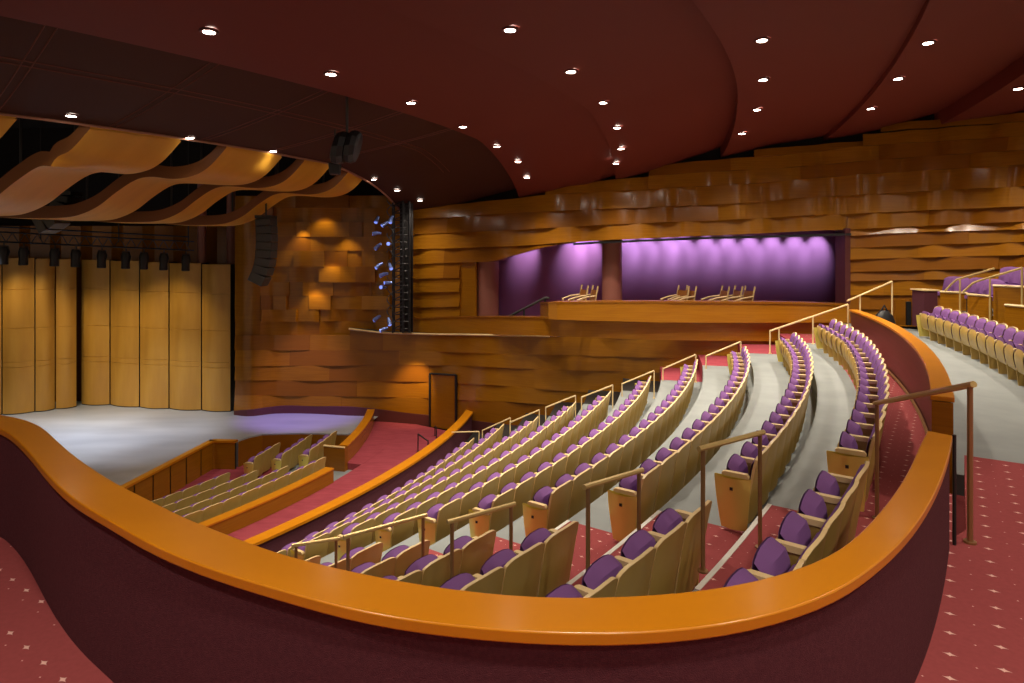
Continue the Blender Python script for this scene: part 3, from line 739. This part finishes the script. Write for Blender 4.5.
two(703, 448, 5.1, 760, 433, 5.5, FLR[0], FLR[0], 'bronze handrail beside the second row, left of the large seats')
two(588, 486, 5.25, 639, 471, 5.7, FLR[1], FLR[1], 'bronze handrail in the aisle by the third row end panel')
two(452, 521, 5.9, 511, 505, 6.3, FLR[2], FLR[2], 'bronze handrail in the aisle by the fifth row end panel')
two(348, 536, 6.7, 423, 516, 7.3, FLR[3], FLR[3], 'long bronze handrail left of the sixth row end panel')
two(296, 545, 7.6, 336, 539, 7.8, FLR[4], FLR[4], 'lowest near handrail just above the left cap')
# dark post at parapet end
o = MB(); p = PY(951.5, 436, 4.42); o.tube([(0, 0, 0), (0, 0, UP-CZ-.02)], .012, 8); o = o.build('end_post', M['black']); o.location = (p[0]+.02, p[1], -UP); tag(o, 'thin dark post under the right tip of the foreground cap', 'post')
for k in range(2, 10):
    t = FAR_T[k]+1.5; ra, rb = ROW_R[k]-.95, ROW_R[k]-.05
    za = -(FLR[min(k+1, 9)])+.82; zb = -FLR[k]+.78
    if k == 9: za = -FLR[9]+.7
    pa, pb = pol(ra, t, za), pol(rb, t, zb)
    rail([pa, pb], [(pa, -FLR[min(k+1, 9)]), (pb, -FLR[k])], f'slim pale loop handrail at the far end of the {ordn(k)} row', M['cream'], M['cream'], .017, 'far end loop handrails')
def mpt(u, v, y): return PY(u, v, y)
a = [mpt(770, 331, 17.7), mpt(848, 304.5, 16.9), mpt(849, 310, 16.6), mpt(872, 314, 15.9)]
rail(a[:2], [(a[0], -FLR[1]), (mpt(779, 328, 17.6), -FLR[1]), (mpt(813, 316.5, 17.2), -FLR[0]), (a[1], -FLR[0])], 'long pale stair handrail rising behind the two rearmost far seats', M['cream'], M['cream'], .02)
b = [mpt(847, 301, 17.3), mpt(892, 281.5, 17.6)]
rail(b, [(mpt(860, 296, 17.4), -UP), (b[1], -UP)], 'pale handrail continuing up past the purple room corner', M['cream'], M['cream'], .02)
# rail in the lower cross aisle
a = [PY(418, 434, 21.4), PY(428, 441, 20.8)]
rail(a, [(a[0], -LOW), (a[1], -LOW)], 'short dark handrail beside the lower orange cap', M['black'], M['black'], .02)
a = [PY(435, 426, 23.2), PY(436.5, 428, 22.9)]
rail(a, [(a[0], -LOW), (a[1], -LOW)], 'small dark rail post near the black door frame', M['black'], M['black'], .02)

# ---------------------------------------------------------------- door in the lower wall
root = empty('door_1', PY(442, 424, 24.1)); root['kind'] = 'structure'
mb = MB(); q = []
for (u, y) in ((430, 24.38), (456, 23.75)):
    x = (u-U0)*y/F; zt = -(373.5-HZ)*y/F if u < 440 else -(375-HZ)*y/F
    q.append((x, y, zt)); 
    mb.box(rel((x, y, (zt-LOW)/2), root), (.07, .07, zt+LOW), atan2(-.63, .95))
a, b = q; mb.tube([rel(a, root), rel(b, root)], .035, 4)
mb.build('door_frame', M['black'], root)
mb = MB(); mb.quad(rel((a[0], a[1]+.02, a[2]), root), rel((b[0], b[1]+.02, b[2]), root), rel((b[0], b[1]+.02, -LOW), root), rel((a[0], a[1]+.02, -LOW), root))
mb.build('door_leaf', M['panel'], root)

# ---------------------------------------------------------------- stage shell towers
edges = [(-62, 24.6), (-34, 24.9), (2, 25.3), (35, 25.75), (55.5, 26.2), (77, 26.6)]
right = [(81, 27.0), (110, 26.9), (139.5, 26.5), (169, 26.25), (201.5, 26.0), (231, 25.8)]
def tower(u0, y0, u1, y1, i):
    a = ((u0+.6-U0)*y0/F, y0); b = ((u1-.6-U0)*y1/F, y1); dx, dy = b[0]-a[0], b[1]-a[1]; L = hypot(dx, dy); nx, ny = dy/L, -dx/L
    if ny > 0: nx, ny = -nx, -ny
    zt = -.55+ .02; 
    root = empty('shell_tower', ((a[0]+b[0])/2, (a[1]+b[1])/2, -STG))
    zts = [(-62, -.30), (0, -.38), (110, -.52), (231, -.68)]
    zt = itp(zts, (u0+u1)/2)
    seams = [0, .10, .27, .30, .43, .76, 1.0]
    for s0, s1 in zip(seams, seams[1:]): pass
    mb = MB(); cols = []
    for j in range(13):
        s = j/12; o_ = .16*sin(pi*s)
        x, y = a[0]+dx*s+nx*o_, a[1]+dy*s+ny*o_; col = []
        zs = [STG*-1+.04]
        for f in (.30, .335, .55, .80): 
            zz = -STG+(zt+STG)*f; zs += [zz-.012, zz, zz+.012]
        zs.append(zt)
        for q_, zz in enumerate(zs):
            ind = .02 if (q_ % 3 == 2 and q_ < len(zs)-1) else 0
            col.append(rel((x-nx*ind, y-ny*ind, zz), root))
        cols.append(col)
    mb.grid(cols)
    mb.build('face_panel', M['shell'], root, smooth=True)
    mb = MB(); 
    for p in (a, b): mb.quad(*[rel(q, root) for q in ((p[0], p[1], zt), (p[0]-nx*.5, p[1]-ny*.5, zt), (p[0]-nx*.5, p[1]-ny*.5, -STG), (p[0], p[1], -STG))])
    bx = [(a[0]+dx*s_+nx*(.14*sin(pi*s_)), a[1]+dy*s_+ny*(.14*sin(pi*s_))) for s_ in [j/12 for j in range(13)]]
    mb.grid([[rel((x, y, -STG+z_), root) for x, y in bx] for z_ in (0, .05)])
    mb.build('side_frame', M['black'], root)
    nm = ['leftmost', 'second from left', 'third from left', 'fourth from left', 'fifth from left', 'sixth from left', 'seventh from left', 'eighth from left', 'ninth from left', 'rightmost'][i]
    tag(root, f'tall bowed maple orchestra shell tower on the stage, {nm}', 'shell panel', 'orchestra shell towers')
i = 0
for (a, b) in list(zip(edges, edges[1:])) + list(zip(right, right[1:])):
    tower(a[0], a[1], b[0], b[1], i); i += 1
# back wall behind/above the shell with vertical ribs
mb = MB(); pts = []
x0, y0, x1, y1 = -26, 27.2, -11.2, 26.9
n = 44
for i in range(n+1):
    s = i/n; o_ = (.0, .12, .25, .1)[i % 4]
    pts.append((x0+(x1-x0)*s, y0+(y1-y0)*s+o_+.3))
mb.grid([[(x, y, z) for x, y in pts] for z in (.95, -STG)])
mb.build('wall_stage_back', M['panel3'], kind='structure')
for u, lab in ((202, 'left of the two pinkish pipes above the shell'), (231, 'right of the two pinkish pipes above the shell')):
    y = 26.6; mb = MB(); mb.tube([(0, 0, 0), (0, 0, 3.4)], .17, 16); o = mb.build('column', M['column'], smooth=True); o.location = ((u-U0)*y/F, y, -.64); tag(o, 'round rose column, '+lab, 'column')
mb = MB(); mb.quad((-34, 3, 5.2), (-34, 29, 5.2), (-3, 29, 5.2), (-3, 3, 5.2)); mb.build('ceiling_void', M['void'], kind='structure')
mb = MB(); mb.grid([[pol(20.75, -i*2, z) for i in range(36)] for z in (5.2, 2.62)]); mb.build('wall_void', M['void'], kind='structure')

# ---------------------------------------------------------------- wavy acoustic reflectors
PROF = [(0, 2.55), (.25, 2.32), (.5, 2.10), (.8, 1.90), (1.2, 1.80), (1.7, 1.79), (2.1, 1.74), (2.5, 1.58), (3.0, 1.22), (3.4, .96), (3.9, .80), (4.4, .76), (5.0, .80), (5.6, .86), (6.4, .80), (7.2, .70)]
RY = [(10.7, 12.25), (13.2, 14.75), (15.75, 17.35), (18.15, 19.3), (20.35, 21.5)]
XD = [-10.4, -9.75, -9.25, -8.45, -7.6]
def refl_h(x, xp, xd):
    return sitp([(xd-4.2, .80), (xd-3, .74), (xd-1.9, .74), (xd-1.45, .80), (xd-.95, 1.02), (xd-.45, 1.40), (xd, 1.68)]+([(xd+.35, 1.75)] if xp-1.25 > xd+.7 else [])+[(xp-1.25 if xp-1.25 > xd+.5 else xd+.4, 1.70), (xp-.75, 1.80), (xp-.4, 2.02), (xp, 2.46)], x)
for i, (ya, yb) in enumerate(RY):
    root = empty('acoustic_reflector', (-9, (ya+yb)/2, 2.0))
    mb = MB(); ed = MB(); rows = []; near_, far_ = [], []
    for j in range(61):
        s = j/60; row_ = []
        for q in range(7):
            y = ya+(yb-ya)*q/6
            xp = CX+math.sqrt(max(0, 20.72**2-(y-CY)**2)); x = xp-s*(xp-XD[i]+3.4)
            row_.append((x, y, refl_h(x, xp, XD[i])))
        rows.append([rel(p, root) for p in row_])
    top = [[(p[0], p[1], p[2]+.05) for p in r] for r in rows]
    mb.grid(rows); mb.grid(top)
    mb.build('wave_panel', M['reflector'], root, smooth=True)
    ed.grid([[r[0] for r in rows], [(r[0][0], r[0][1]-.02, r[0][2]+.30) for r in rows]])
    ed.grid([[r[-1] for r in rows], [(r[-1][0], r[-1][1], r[-1][2]+.34) for r in rows]])
    ed.build('edge_fascia', M['refl_edge'], root, smooth=True)
    hr = MB()
    for s_ in (10, 25, 40):
        p = rows[s_][1]; hr.tube([(p[0], p[1]+.15, p[2]+.05), (p[0], p[1]+.15, 3.2)], .03, 6)
    hr.build('hanger_rod', M['grey'], root)
    nm = ['leftmost, cut by the frame edge', 'largest, second from the left', 'third from the left', 'fourth from the left', 'rightmost, by the block wall'][i]
    tag(root, f'S-curved maple acoustic reflector hanging over the stage, {nm}', 'acoustic reflector', 'stage reflectors')

# ---------------------------------------------------------------- loudspeakers, truss, lighting ladder
def line_array(pts, wid, dep, label, name='line_array_speaker', y=22, rz=0):
    root = empty(name, PY(*pts[0], y)); tag(root, label, 'loudspeaker')
    P3 = [PY(u, v, y) for u, v in pts]
    for a, b in zip(P3, P3[1:]):
        c = tuple((a[k]+b[k])/2 for k in range(3)); L = math.sqrt(sum((a[k]-b[k])**2 for k in range(3)))
        mb = MB(); tx, tz = (b[0]-a[0])/L, (b[2]-a[2])/L
        nx, nz = -tz, tx; q = []
        for sy in (-1, 1):
            for sa, sb in ((-1, -1), (1, -1), (1, .94), (-1, .94)):
                q.append(rel((c[0]+nx*sa*wid/2+tx*sb*L/2, c[1]+sy*dep/2, c[2]+nz*sa*wid/2+tz*sb*L/2), root))
        n = len(mb.v); mb.v += q
        for f in ((0,1,2,3),(7,6,5,4),(0,4,5,1),(1,5,6,2),(2,6,7,3),(3,7,4,0)): mb.f.append(tuple(n+z for z in f)); mb.mi.append(0)
        mb.build('cabinet', M['grey'], root, bevel=.02)
    mb = MB(); p = rel(P3[0], root); mb.box((p[0], p[1], p[2]+.06), (wid*1.1, dep*.8, .1)); mb.tube([p, (p[0], p[1], p[2]+1.4)], .03, 6)
    mb.build('rigging', M['black'], root)
    return root
line_array([(266, 219), (266.5, 226), (267, 234), (267, 242), (266.5, 250), (266, 258), (264.5, 266), (262, 274), (257.5, 283)], .50, .6, 'long curved black line array hanging before the block wall', y=20.8)
line_array([(68, 196), (67, 203), (64, 210), (59, 217), (51, 223), (43, 227)], .42, .6, 'dark curved line array hanging below the left reflectors', y=17)
# big speaker cluster under the soffit
root = empty('ceiling_speaker', PY(347, 148, 13.5)); tag(root, 'large black loudspeaker cluster hanging under the dark soffit', 'loudspeaker')
for dx, dz, s in ((-.13, 0, .30), (.12, .02, .26)):
    mb = MB(); n = 10
    rings = []
    for q, rr in ((-1, .7), (-.8, .95), (0, 1.05), (.8, .95), (1, .7)):
        rings.append([(dx+q*s*.5+.08*cos(2*pi*j/n)*0+.12*sin(2*pi*j/n)*.6, .28*rr*cos(2*pi*j/n), dz+.34*rr*sin(2*pi*j/n)) for j in range(n)])
    mb.grid(rings, 0, True); mb.poly(rings[0]); mb.poly(rings[-1][::-1]); mb.build('cabinet', M['black'], root)
mb = MB(); mb.tube([(0, 0, .2), (0, 0, 1.2)], .03, 6); mb.build('bracket', M['grey'], root)
root = empty('fill_speaker', PY(335, 169, 14.5)); tag(root, 'small black speaker under the big ceiling loudspeaker', 'loudspeaker')
mb = MB(); mb.box((0, 0, 0), (.28, .3, .26), .2, taper=.85); mb.build('cabinet', M['black'], root, bevel=.03)
mb = MB(); mb.tube([(0, 0, .1), (0, 0, .9)], .02, 6); mb.build('bracket', M['grey'], root)

# lighting truss over the stage
ty0, ty1 = 20.6, 23.2
TA, TB = PY(-20, 236, ty0), PY(190, 246, ty1)
root = empty('lighting_truss', TA); tag(root, 'black box lighting truss spanning above the orchestra shell', 'truss')
mb = MB()
def lerp(a, b, s): return tuple(a[k]+(b[k]-a[k])*s for k in range(3))
for dy, dz in ((0, .16), (.3, .16), (0, -.16), (.3, -.16)):
    mb.tube([rel((TA[0], TA[1]+dy, TA[2]+dz), root), rel((TB[0], TB[1]+dy, TB[2]+dz), root)], .025, 6)
mb.build('chord', M['black'], root)
mb = MB()
for i in range(36):
    a = lerp(TA, TB, i/36); b = lerp(TA, TB, (i+1)/36); s = 1 if i % 2 else -1
    mb.tube([rel((a[0], a[1], a[2]+.16*s), root), rel((b[0], b[1], b[2]-.16*s), root)], .014, 5)
mb.build('lattice', M['grey'], root)
mb = MB(); mb.tube([rel((a_[0], a_[1]-.05, a_[2]+.33), root) for a_ in (TA, TB)], .03, 6)
mb.build('cable_pipe', M['black'], root)
mb = MB()
for s in (.25, .62, .98):
    a = lerp(TA, TB, s); mb.tube([rel((a[0], a[1]+.15, a[2]), root), rel((a[0], a[1]+.15, 5.0), root)], .02, 5)
mb.build('hanging_cable', M['black'], root)
def stage_lamp(u, v, y, lab):
    root = empty('stage_light', PY(u, v, y)); tag(root, lab, 'stage light', 'black stage lights under the truss')
    mb = MB(); mb.tube([(0, 0, -.02), (0, 0, -.12)], .02, 6); mb.tube([(-.13, 0, -.30), (-.13, 0, -.12), (.13, 0, -.12), (.13, 0, -.30)], .015, 5); mb.build('yoke', M['grey'], root)
    mb = MB(); mb.tube([(0, 0, -.14), (0, 0, -.30), (0, -.02, -.50), (0, -.03, -.72)], [.12, .16, .13, .14], 12); mb.build('lamp_body', M['black'], root, smooth=True)
    mb = MB(); mb.tube([(0, -.03, -.72), (0, -.03, -.735)], .12, 12); mb.build('lens', M['grey'], root)
for i, u in enumerate((4, 24, 55, 76, 102, 126, 144, 164, 186)):
    s = (u+20)/210; y = ty0+(ty1-ty0)*s; v = itp([(-20, 241), (190, 251)], u)
    stage_lamp(u, v, y, f'black profile stage light under the truss, {["leftmost","second","third","fourth","fifth","sixth","seventh","eighth","rightmost"][i]} from left to right')

# vertical lighting ladder on the ledge
yl = 24.2; base = PY(397, 333, yl); topz = PY(397, 196, yl)[2]
root = empty('lighting_ladder', base); tag(root, 'tall dark lighting ladder with blue-lit fixtures on the side ledge', 'lighting ladder')
mb = MB()
for dx, dy in ((-.16, 0), (.22, 0), (.22, .3), (-.16, .3), (.45, .1)):
    mb.tube([(dx, dy, 0), (dx, dy, topz-base[2])], .035 if dx < .4 else .05, 6)
mb.build('upright', M['black'], root)
mb = MB(); H = topz-base[2]-.25
for i in range(18):
    z = .15+H*i/18; mb.tube([(-.16, 0, z), (.22, 0, z+.18)], .022, 5); mb.tube([(.22, .3, z), (.22, 0, z+.2)], .02, 5); mb.tube([(-.16, 0, z), (.45, .1, z)], .02, 5)
mb.build('rung', M['black'], root)
mb = MB(); mb.box((.30, .35, H/2), (.5, .08, H)); mb.build('back_plate', M['void'], root)
mb = MB(); 
for k in range(9):
    z = .3+k*.55; mb.tube([(-.25+.12*sin(j*.8+k), -.08, z+j*.09) for j in range(9)], .018, 5)
mb.build('cable', M['grey'], root)
for k, (u, v) in enumerate(((377, 220), (385, 224), (391, 219), (377, 233), (389, 244), (378, 246), (379, 265), (390, 266), (384, 274), (388, 283), (383, 287), (377, 318), (389, 321), (384, 329), (394, 195))):
    p = PY(u, v, yl-.25); e = empty('ladder_light', p); tag(e, 'small blue-tinted spotlight clamped on the lighting ladder', 'stage light', 'spotlights on the lighting ladder')
    a = random.uniform(-.5, .5); e.rotation_euler = (random.uniform(-.3, .5), random.uniform(-.6, .6), random.uniform(-.9, 1.6)); e.scale = (.8, .8, .8)
    mb = MB(); mb.tube([(.15, .1, .06), (0, 0, 0), (-.12, -.12, -.07+a*.1)], [.06, .085, .10], 10); mb.build('lamp_body', M['bluelens'], e, smooth=True)
    mb = MB(); mb.tube([(-.12, -.12, -.07+a*.1), (-.13, -.13, -.075+a*.1)], .08, 10); mb.build('lens', M['bulb_blue'], e)

# ---------------------------------------------------------------- control room furniture and wall washers
def washer(u, v, y, power, i, col, sec):
    root = empty('wall_washer', PY(u, v, y)); tag(root, f'small ceiling spotlight washing the purple wall, {ordn(i)} from left in the {sec} bay', 'spotlight', 'purple wall washers')
    z0 = .93-root.location.z
    mb = MB(); mb.tube([(0, 0, z0), (0, 0, z0-.10)], .05, 10); mb.build('lamp_body', M['black'], root)
    mb = MB(); mb.tube([(0, 0, z0-.10), (0, 0, z0-.105)], .035, 10); mb.build('lens', M['bulb_pale'], root)
    l = bpy.data.lights.new('washer_lamp', 'SPOT'); l.energy = power; l.color = col; l.spot_size = R_(56); l.spot_blend = .9; l.shadow_soft_size = .05
    lo_ = bpy.data.objects.new('lamp', l); COL.objects.link(lo_); lo_.parent = root; lo_.location = (0, .0, z0-.12); lo_.rotation_euler = (R_(41), 0, 0)
for i, u in enumerate((631, 650, 671, 688, 712, 734, 757, 780, 804, 827)): washer(u, 236, sitp(BW, u)-.75, 100, i, (.93, .95, 1), 'right')
for i, u in enumerate((527, 576, 592)): washer(u, 240, sitp(BW, u)-.8, 125, i, (1, .92, .95), 'left')
def booth_chair(u, y, rz, lab, s=1.0):
    root = empty('booth_chair', ((u-U0)*y/F, y, -2.75)); root.rotation_euler = (0, 0, rz); root.scale = (1.0, 1.0, 1.12); tag(root, lab, 'chair', 'light wood chairs in the control room')
    mb = MB(); mb.box((0, 0, .44), (.5, .5, .08)); mb.build('seat', M['black'], root, bevel=.02)
    mb = MB(); mb.grid([[(-.24, .22, .5), (.24, .22, .5)], [(-.24, .36, 1.25), (.24, .36, 1.25)]]); mb.grid([[(-.24, .26, .5), (.24, .26, .5)], [(-.24, .40, 1.25), (.24, .40, 1.25)]]); mb.build('backrest', M['refl_edge'], root)
    for sx in (-1, 1):
        mb = MB(); mb.tube([(sx*.27, .2, 0), (sx*.27, .24, .6), (sx*.27, .42, 1.38)], .028, 6); mb.build('back_post', M['chairwood'], root)
        mb = MB(); mb.tube([(sx*.28, -.28, .98), (sx*.28, 0, 1.06), (sx*.28, .33, 1.10)], .028, 6); mb.build('armrest', M['chairwood'], root)
        mb = MB(); mb.tube([(sx*.27, -.24, 0), (sx*.27, -.24, .98)], .025, 6); mb.build('leg', M['chairwood'], root)
for u, y, rz, lab in ((573, 20.6, -1.3, 'dark seated wood chair, left of the round column'), (583, 20.5, -1.4, 'pale-armed wood chair just left of round column'), (673, 20.3, -1.2, 'low wood chair in the middle of the booth counter'), (680, 20.2, -1.3, 'second low wood chair in the middle of the booth'),
                      (713, 20.2, -1.5, 'wood armchair at the left of the booth pair'), (726, 20.2, -1.5, 'middle wood armchair behind the booth counter'), (738, 20.1, -1.4, 'tallest wood armchair at the right end of booth chairs')):
    booth_chair(u, y, rz, lab)
a = [PY(508, 317, 22.6), PY(545, 298, 21.6), PY(549, 298, 21.5)]
rail(a, [(PY(524, 309, 22.1), -2.75), (a[1], -2.75)], 'dark sloping stair handrail left of the upper counter', M['black'], M['grey'], .035)

# ---------------------------------------------------------------- upper right boxes
def wbox(name, pts, ztop, zbot, label, m=M['panel'], capm=M['cream']):
    root = empty(name, (pts[0][0], pts[0][1], zbot)); tag(root, label, 'box front')
    mb = MB()
    for p, q in zip(pts, pts[1:]):
        dx, dy = q[0]-p[0], q[1]-p[1]; L = hypot(dx, dy); nx, ny = -dy/L*.06, dx/L*.06
        A4 = [(p[0], p[1]), (q[0], q[1]), (q[0]+nx, q[1]+ny), (p[0]+nx, p[1]+ny)]
        mb.grid([[rel((x, y, z), root) for x, y in A4] for z in (zbot, ztop)], 0, True); mb.poly([rel((x, y, ztop), root) for x, y in A4])
    mb.build('panel', m, root)
    mb = MB(); mb.tube([rel((p[0], p[1], ztop+.02), root) for p in pts], .03, 6); mb.build('top_rail', capm, root)
    return root
yb = 13.5
b1 = [PY(940, 292, 16.9)[:2], PY(966, 295, 16.4)[:2], PY(968, 297, 15.9)[:2], PY(990, 298.5, 15.3)[:2]]
wbox('balustrade', b1, -1.17, -UF, 'wood box front with pale top rail holding two purple chairs')
wbox('balustrade', [PY(993, 284.5, 15.0)[:2], PY(1060, 291, 14.0)[:2]], -.90, -1.75, 'higher wood box front at the right frame edge')
wbox('balustrade', [PY(1005, 305, 13.5)[:2], PY(1080, 318, 12.2)[:2]], -1.22, -UF, 'lower wood box front at right, behind the front row')
def cabinet(u0, u1, v0, v1, y, label, m, name='cabinet'):
    a = PY(u0, v0, y); b = PY(u1, v1, y); root = empty(name, ((a[0]+b[0])/2, y+.3, b[2])); tag(root, label, 'cabinet')
    wd, h = b[0]-a[0], a[2]-b[2]
    mb = MB(); mb.box((0, 0, h/2), (wd, .5, h)); mb.build('body', m, root, bevel=.01)
    mb = MB(); mb.box((0, 0, h+.015), (wd+.06, .56, .03)); mb.build('top', M['cream'], root)
cabinet(925, 939, 291, 328, 16.9, 'narrow maroon lectern-like cabinet left of the wood box', M['maroon'])
root = empty('doorway_post', PY(908, 325, 18.0)); tag(root, 'tall dark slot beside brown post in the rear wall', 'post')
mb = MB(); mb.box((0, 0, .33), (.12, .1, .66)); mb.build('slot', M['black'], root)
mb = MB(); mb.box((-.22, .05, .36), (.28, .14, .72)); mb.box((.30, .05, .36), (.42, .14, .72)); mb.build('side_panel', M['panel3'], root)
# dark opening low in the right wall and small landing wall
mb = MB(); 
root = empty('equipment_bag', PY(884, 330.5, 17.5)); root.scale = (.75, .75, 1.7); tag(root, 'black slumped equipment bag against the wood wall', 'bag')
n = 16; mb = MB(); rings = []
for z, rr in ((0, .30), (.12, .34), (.24, .26), (.32, .12)): rings.append([(rr*cos(2*pi*j/n)*1.2, rr*.7*sin(2*pi*j/n), z) for j in range(n)])
mb.grid(rings, 0, True); mb.poly(rings[-1]); mb.poly(rings[0]); mb.build('bag_body', M['black'], root, smooth=True)
mb = MB(); mb.tube([(-.14, 0, .30), (0, -.02, .40), (.14, 0, .30)], .02, 6); mb.build('handle', M['black'], root)
# box chairs
def box_chair(u, v, y, rz, lab):
    p = PY(u, v, y); root = empty('box_chair', (p[0], p[1], -1.62)); root.rotation_euler = (0, 0, rz); root.scale = (.85, .85, .85); tag(root, lab, 'chair', 'purple chairs in the upper boxes')
    mb = MB(); S = [-1, -.6, -.2, .2, .6, 1]; mb.grid([[(.27*s, .2+q*.12-t*(1-abs(s)**2), .5+.5*q-(.08*abs(s)**3*q)) for s in S] for q, t in ((0, 0), (.1, .08), (.5, .1), (.9, .08), (1, 0))]); mb.grid([[(.27*s, .25+q*.12+.03*(1-abs(s)**2), .5+.5*q-(.08*abs(s)**3*q)) for s in S] for q in (0, .5, 1)])
    mb.build('backrest', M['purple'], root, smooth=True)
    mb = MB(); mb.box((0, -.02, .45), (.52, .5, .12)); mb.build('seat', M['purple'], root, bevel=.03)
    for sx in (-1, 1):
        for sy in (-1, 1):
            mb = MB(); mb.tube([(sx*.22, sy*.2, 0), (sx*.22, sy*.2, .4)], .02, 6); mb.build('leg', M['black'], root)
for u, v, y, rz, lab in ((946, 285, 17.3, -1.2, 'dark purple chair, leftmost in the wood box'), (954, 286, 17.0, -1.2, 'purple chair behind the box rail, second from left'), (971, 286, 16.6, -1.2, 'rounded purple chair in the middle of the boxes'),
                         (979, 288, 16.1, -1.2, 'blue-violet chair right of the middle box post'), (987, 289, 15.8, -1.2, 'blue-violet chair nearest the box corner')):
    box_chair(u, v, y, rz, lab)
for i, (u, y) in enumerate(((1003, 15.9), (1013, 15.4), (1024, 14.9))):
    p = PY(u, 280, y); o = copy_tree([q for q in bpy.data.objects if q.name.startswith('box_chair') and q.parent is None][0]); o.location = (p[0], p[1], -1.32); tag(o, f'purple chair in the highest right box, {ordn(i)} from left', 'chair', 'purple chairs in the upper boxes')
mb = MB(); a = PY(940, 300, 15)[:2]
mb.poly([(*PY(941, 300, 17.0)[:2], -1.62), (*PY(968, 300, 16.2)[:2], -1.62), (*PY(992, 300, 15.3)[:2], -1.62), (*PY(1100, 300, 14.2)[:2], -1.62), (*PY(1100, 300, 16)[:2], -1.62), (*PY(950, 300, 18.4)[:2], -1.62)])
mb.build('floor', M['concrete'], kind='structure')
mb = MB(); mb.poly([(*PY(994, 300, 15.1)[:2], -1.32), (*PY(1100, 300, 13.6)[:2], -1.32), (*PY(1100, 300, 15.6)[:2], -1.32), (*PY(998, 300, 17.2)[:2], -1.32)])
mb.build('floor', M['concrete'], kind='structure')
def brail(pts, legs, lab): rail([PY(*p) for p in pts], [(PY(*q), z) for q, z in legs], lab, M['brass'], M['brass'], .02)
brail([(945, 291, 16.7), (952, 283.5, 16.5), (957, 279.5, 16.4), (994, 268.5, 15.4)], [((960, 278.5, 16.3), -1.62)], 'pale kinked handrail over the left box chairs')
brail([(963, 292, 15.7), (973, 283, 15.5), (981, 280, 15.3), (1022, 268, 14.2)], [((990, 278, 14.9), -UF), ((1022, 268, 14.2), -1.32)], 'pale kinked handrail climbing to the right frame edge')

# ---------------------------------------------------------------- stage lighting (lamps of the truss) and wall grazers
def spot(loc, tgt, power, col, size, blend=.8, name='stage_lamp', rad=.1):
    l = bpy.data.lights.new(name, 'SPOT'); l.energy = power; l.color = col; l.spot_size = R_(size); l.spot_blend = blend; l.shadow_soft_size = rad
    o = bpy.data.objects.new(name, l); COL.objects.link(o); o.location = loc
    from mathutils import Vector
    o.rotation_euler = (Vector(tgt)-Vector(loc)).to_track_quat('-Z', 'Y').to_euler(); return o
for i, (x, tx, ty) in enumerate(((-19.5, -19, 22), (-17, -17, 23.5), (-15, -15.5, 21.5), (-13.5, -14, 24), (-12.3, -13, 22))):
    spot((x, 20.5, 0.3), (tx, ty, -STG), 620, (.88, .92, 1), 60)
for x in (-19, -16.5, -14):
    spot((x, 23.1, .1), (x, 26, -5.2), 210, (1, .80, .40), 80)
spot((-8, 22, 1.2), (-8.2, 25.2, -STG), 1500, (.42, .28, 1), 40)
spot((-3.75, 23.6, -4.1), (-3.75, 24.8, -5.5), 90, (1, .68, .25), 75)
for u, v in ((322, 216), (300, 232), (345, 238), (330, 262), (312, 290)):
    p = PY(u, v-6, 25.2); spot(p, (p[0], p[1]+.55, p[2]-2.2), 30, (1, .76, .42), 95, name='wall_grazer')
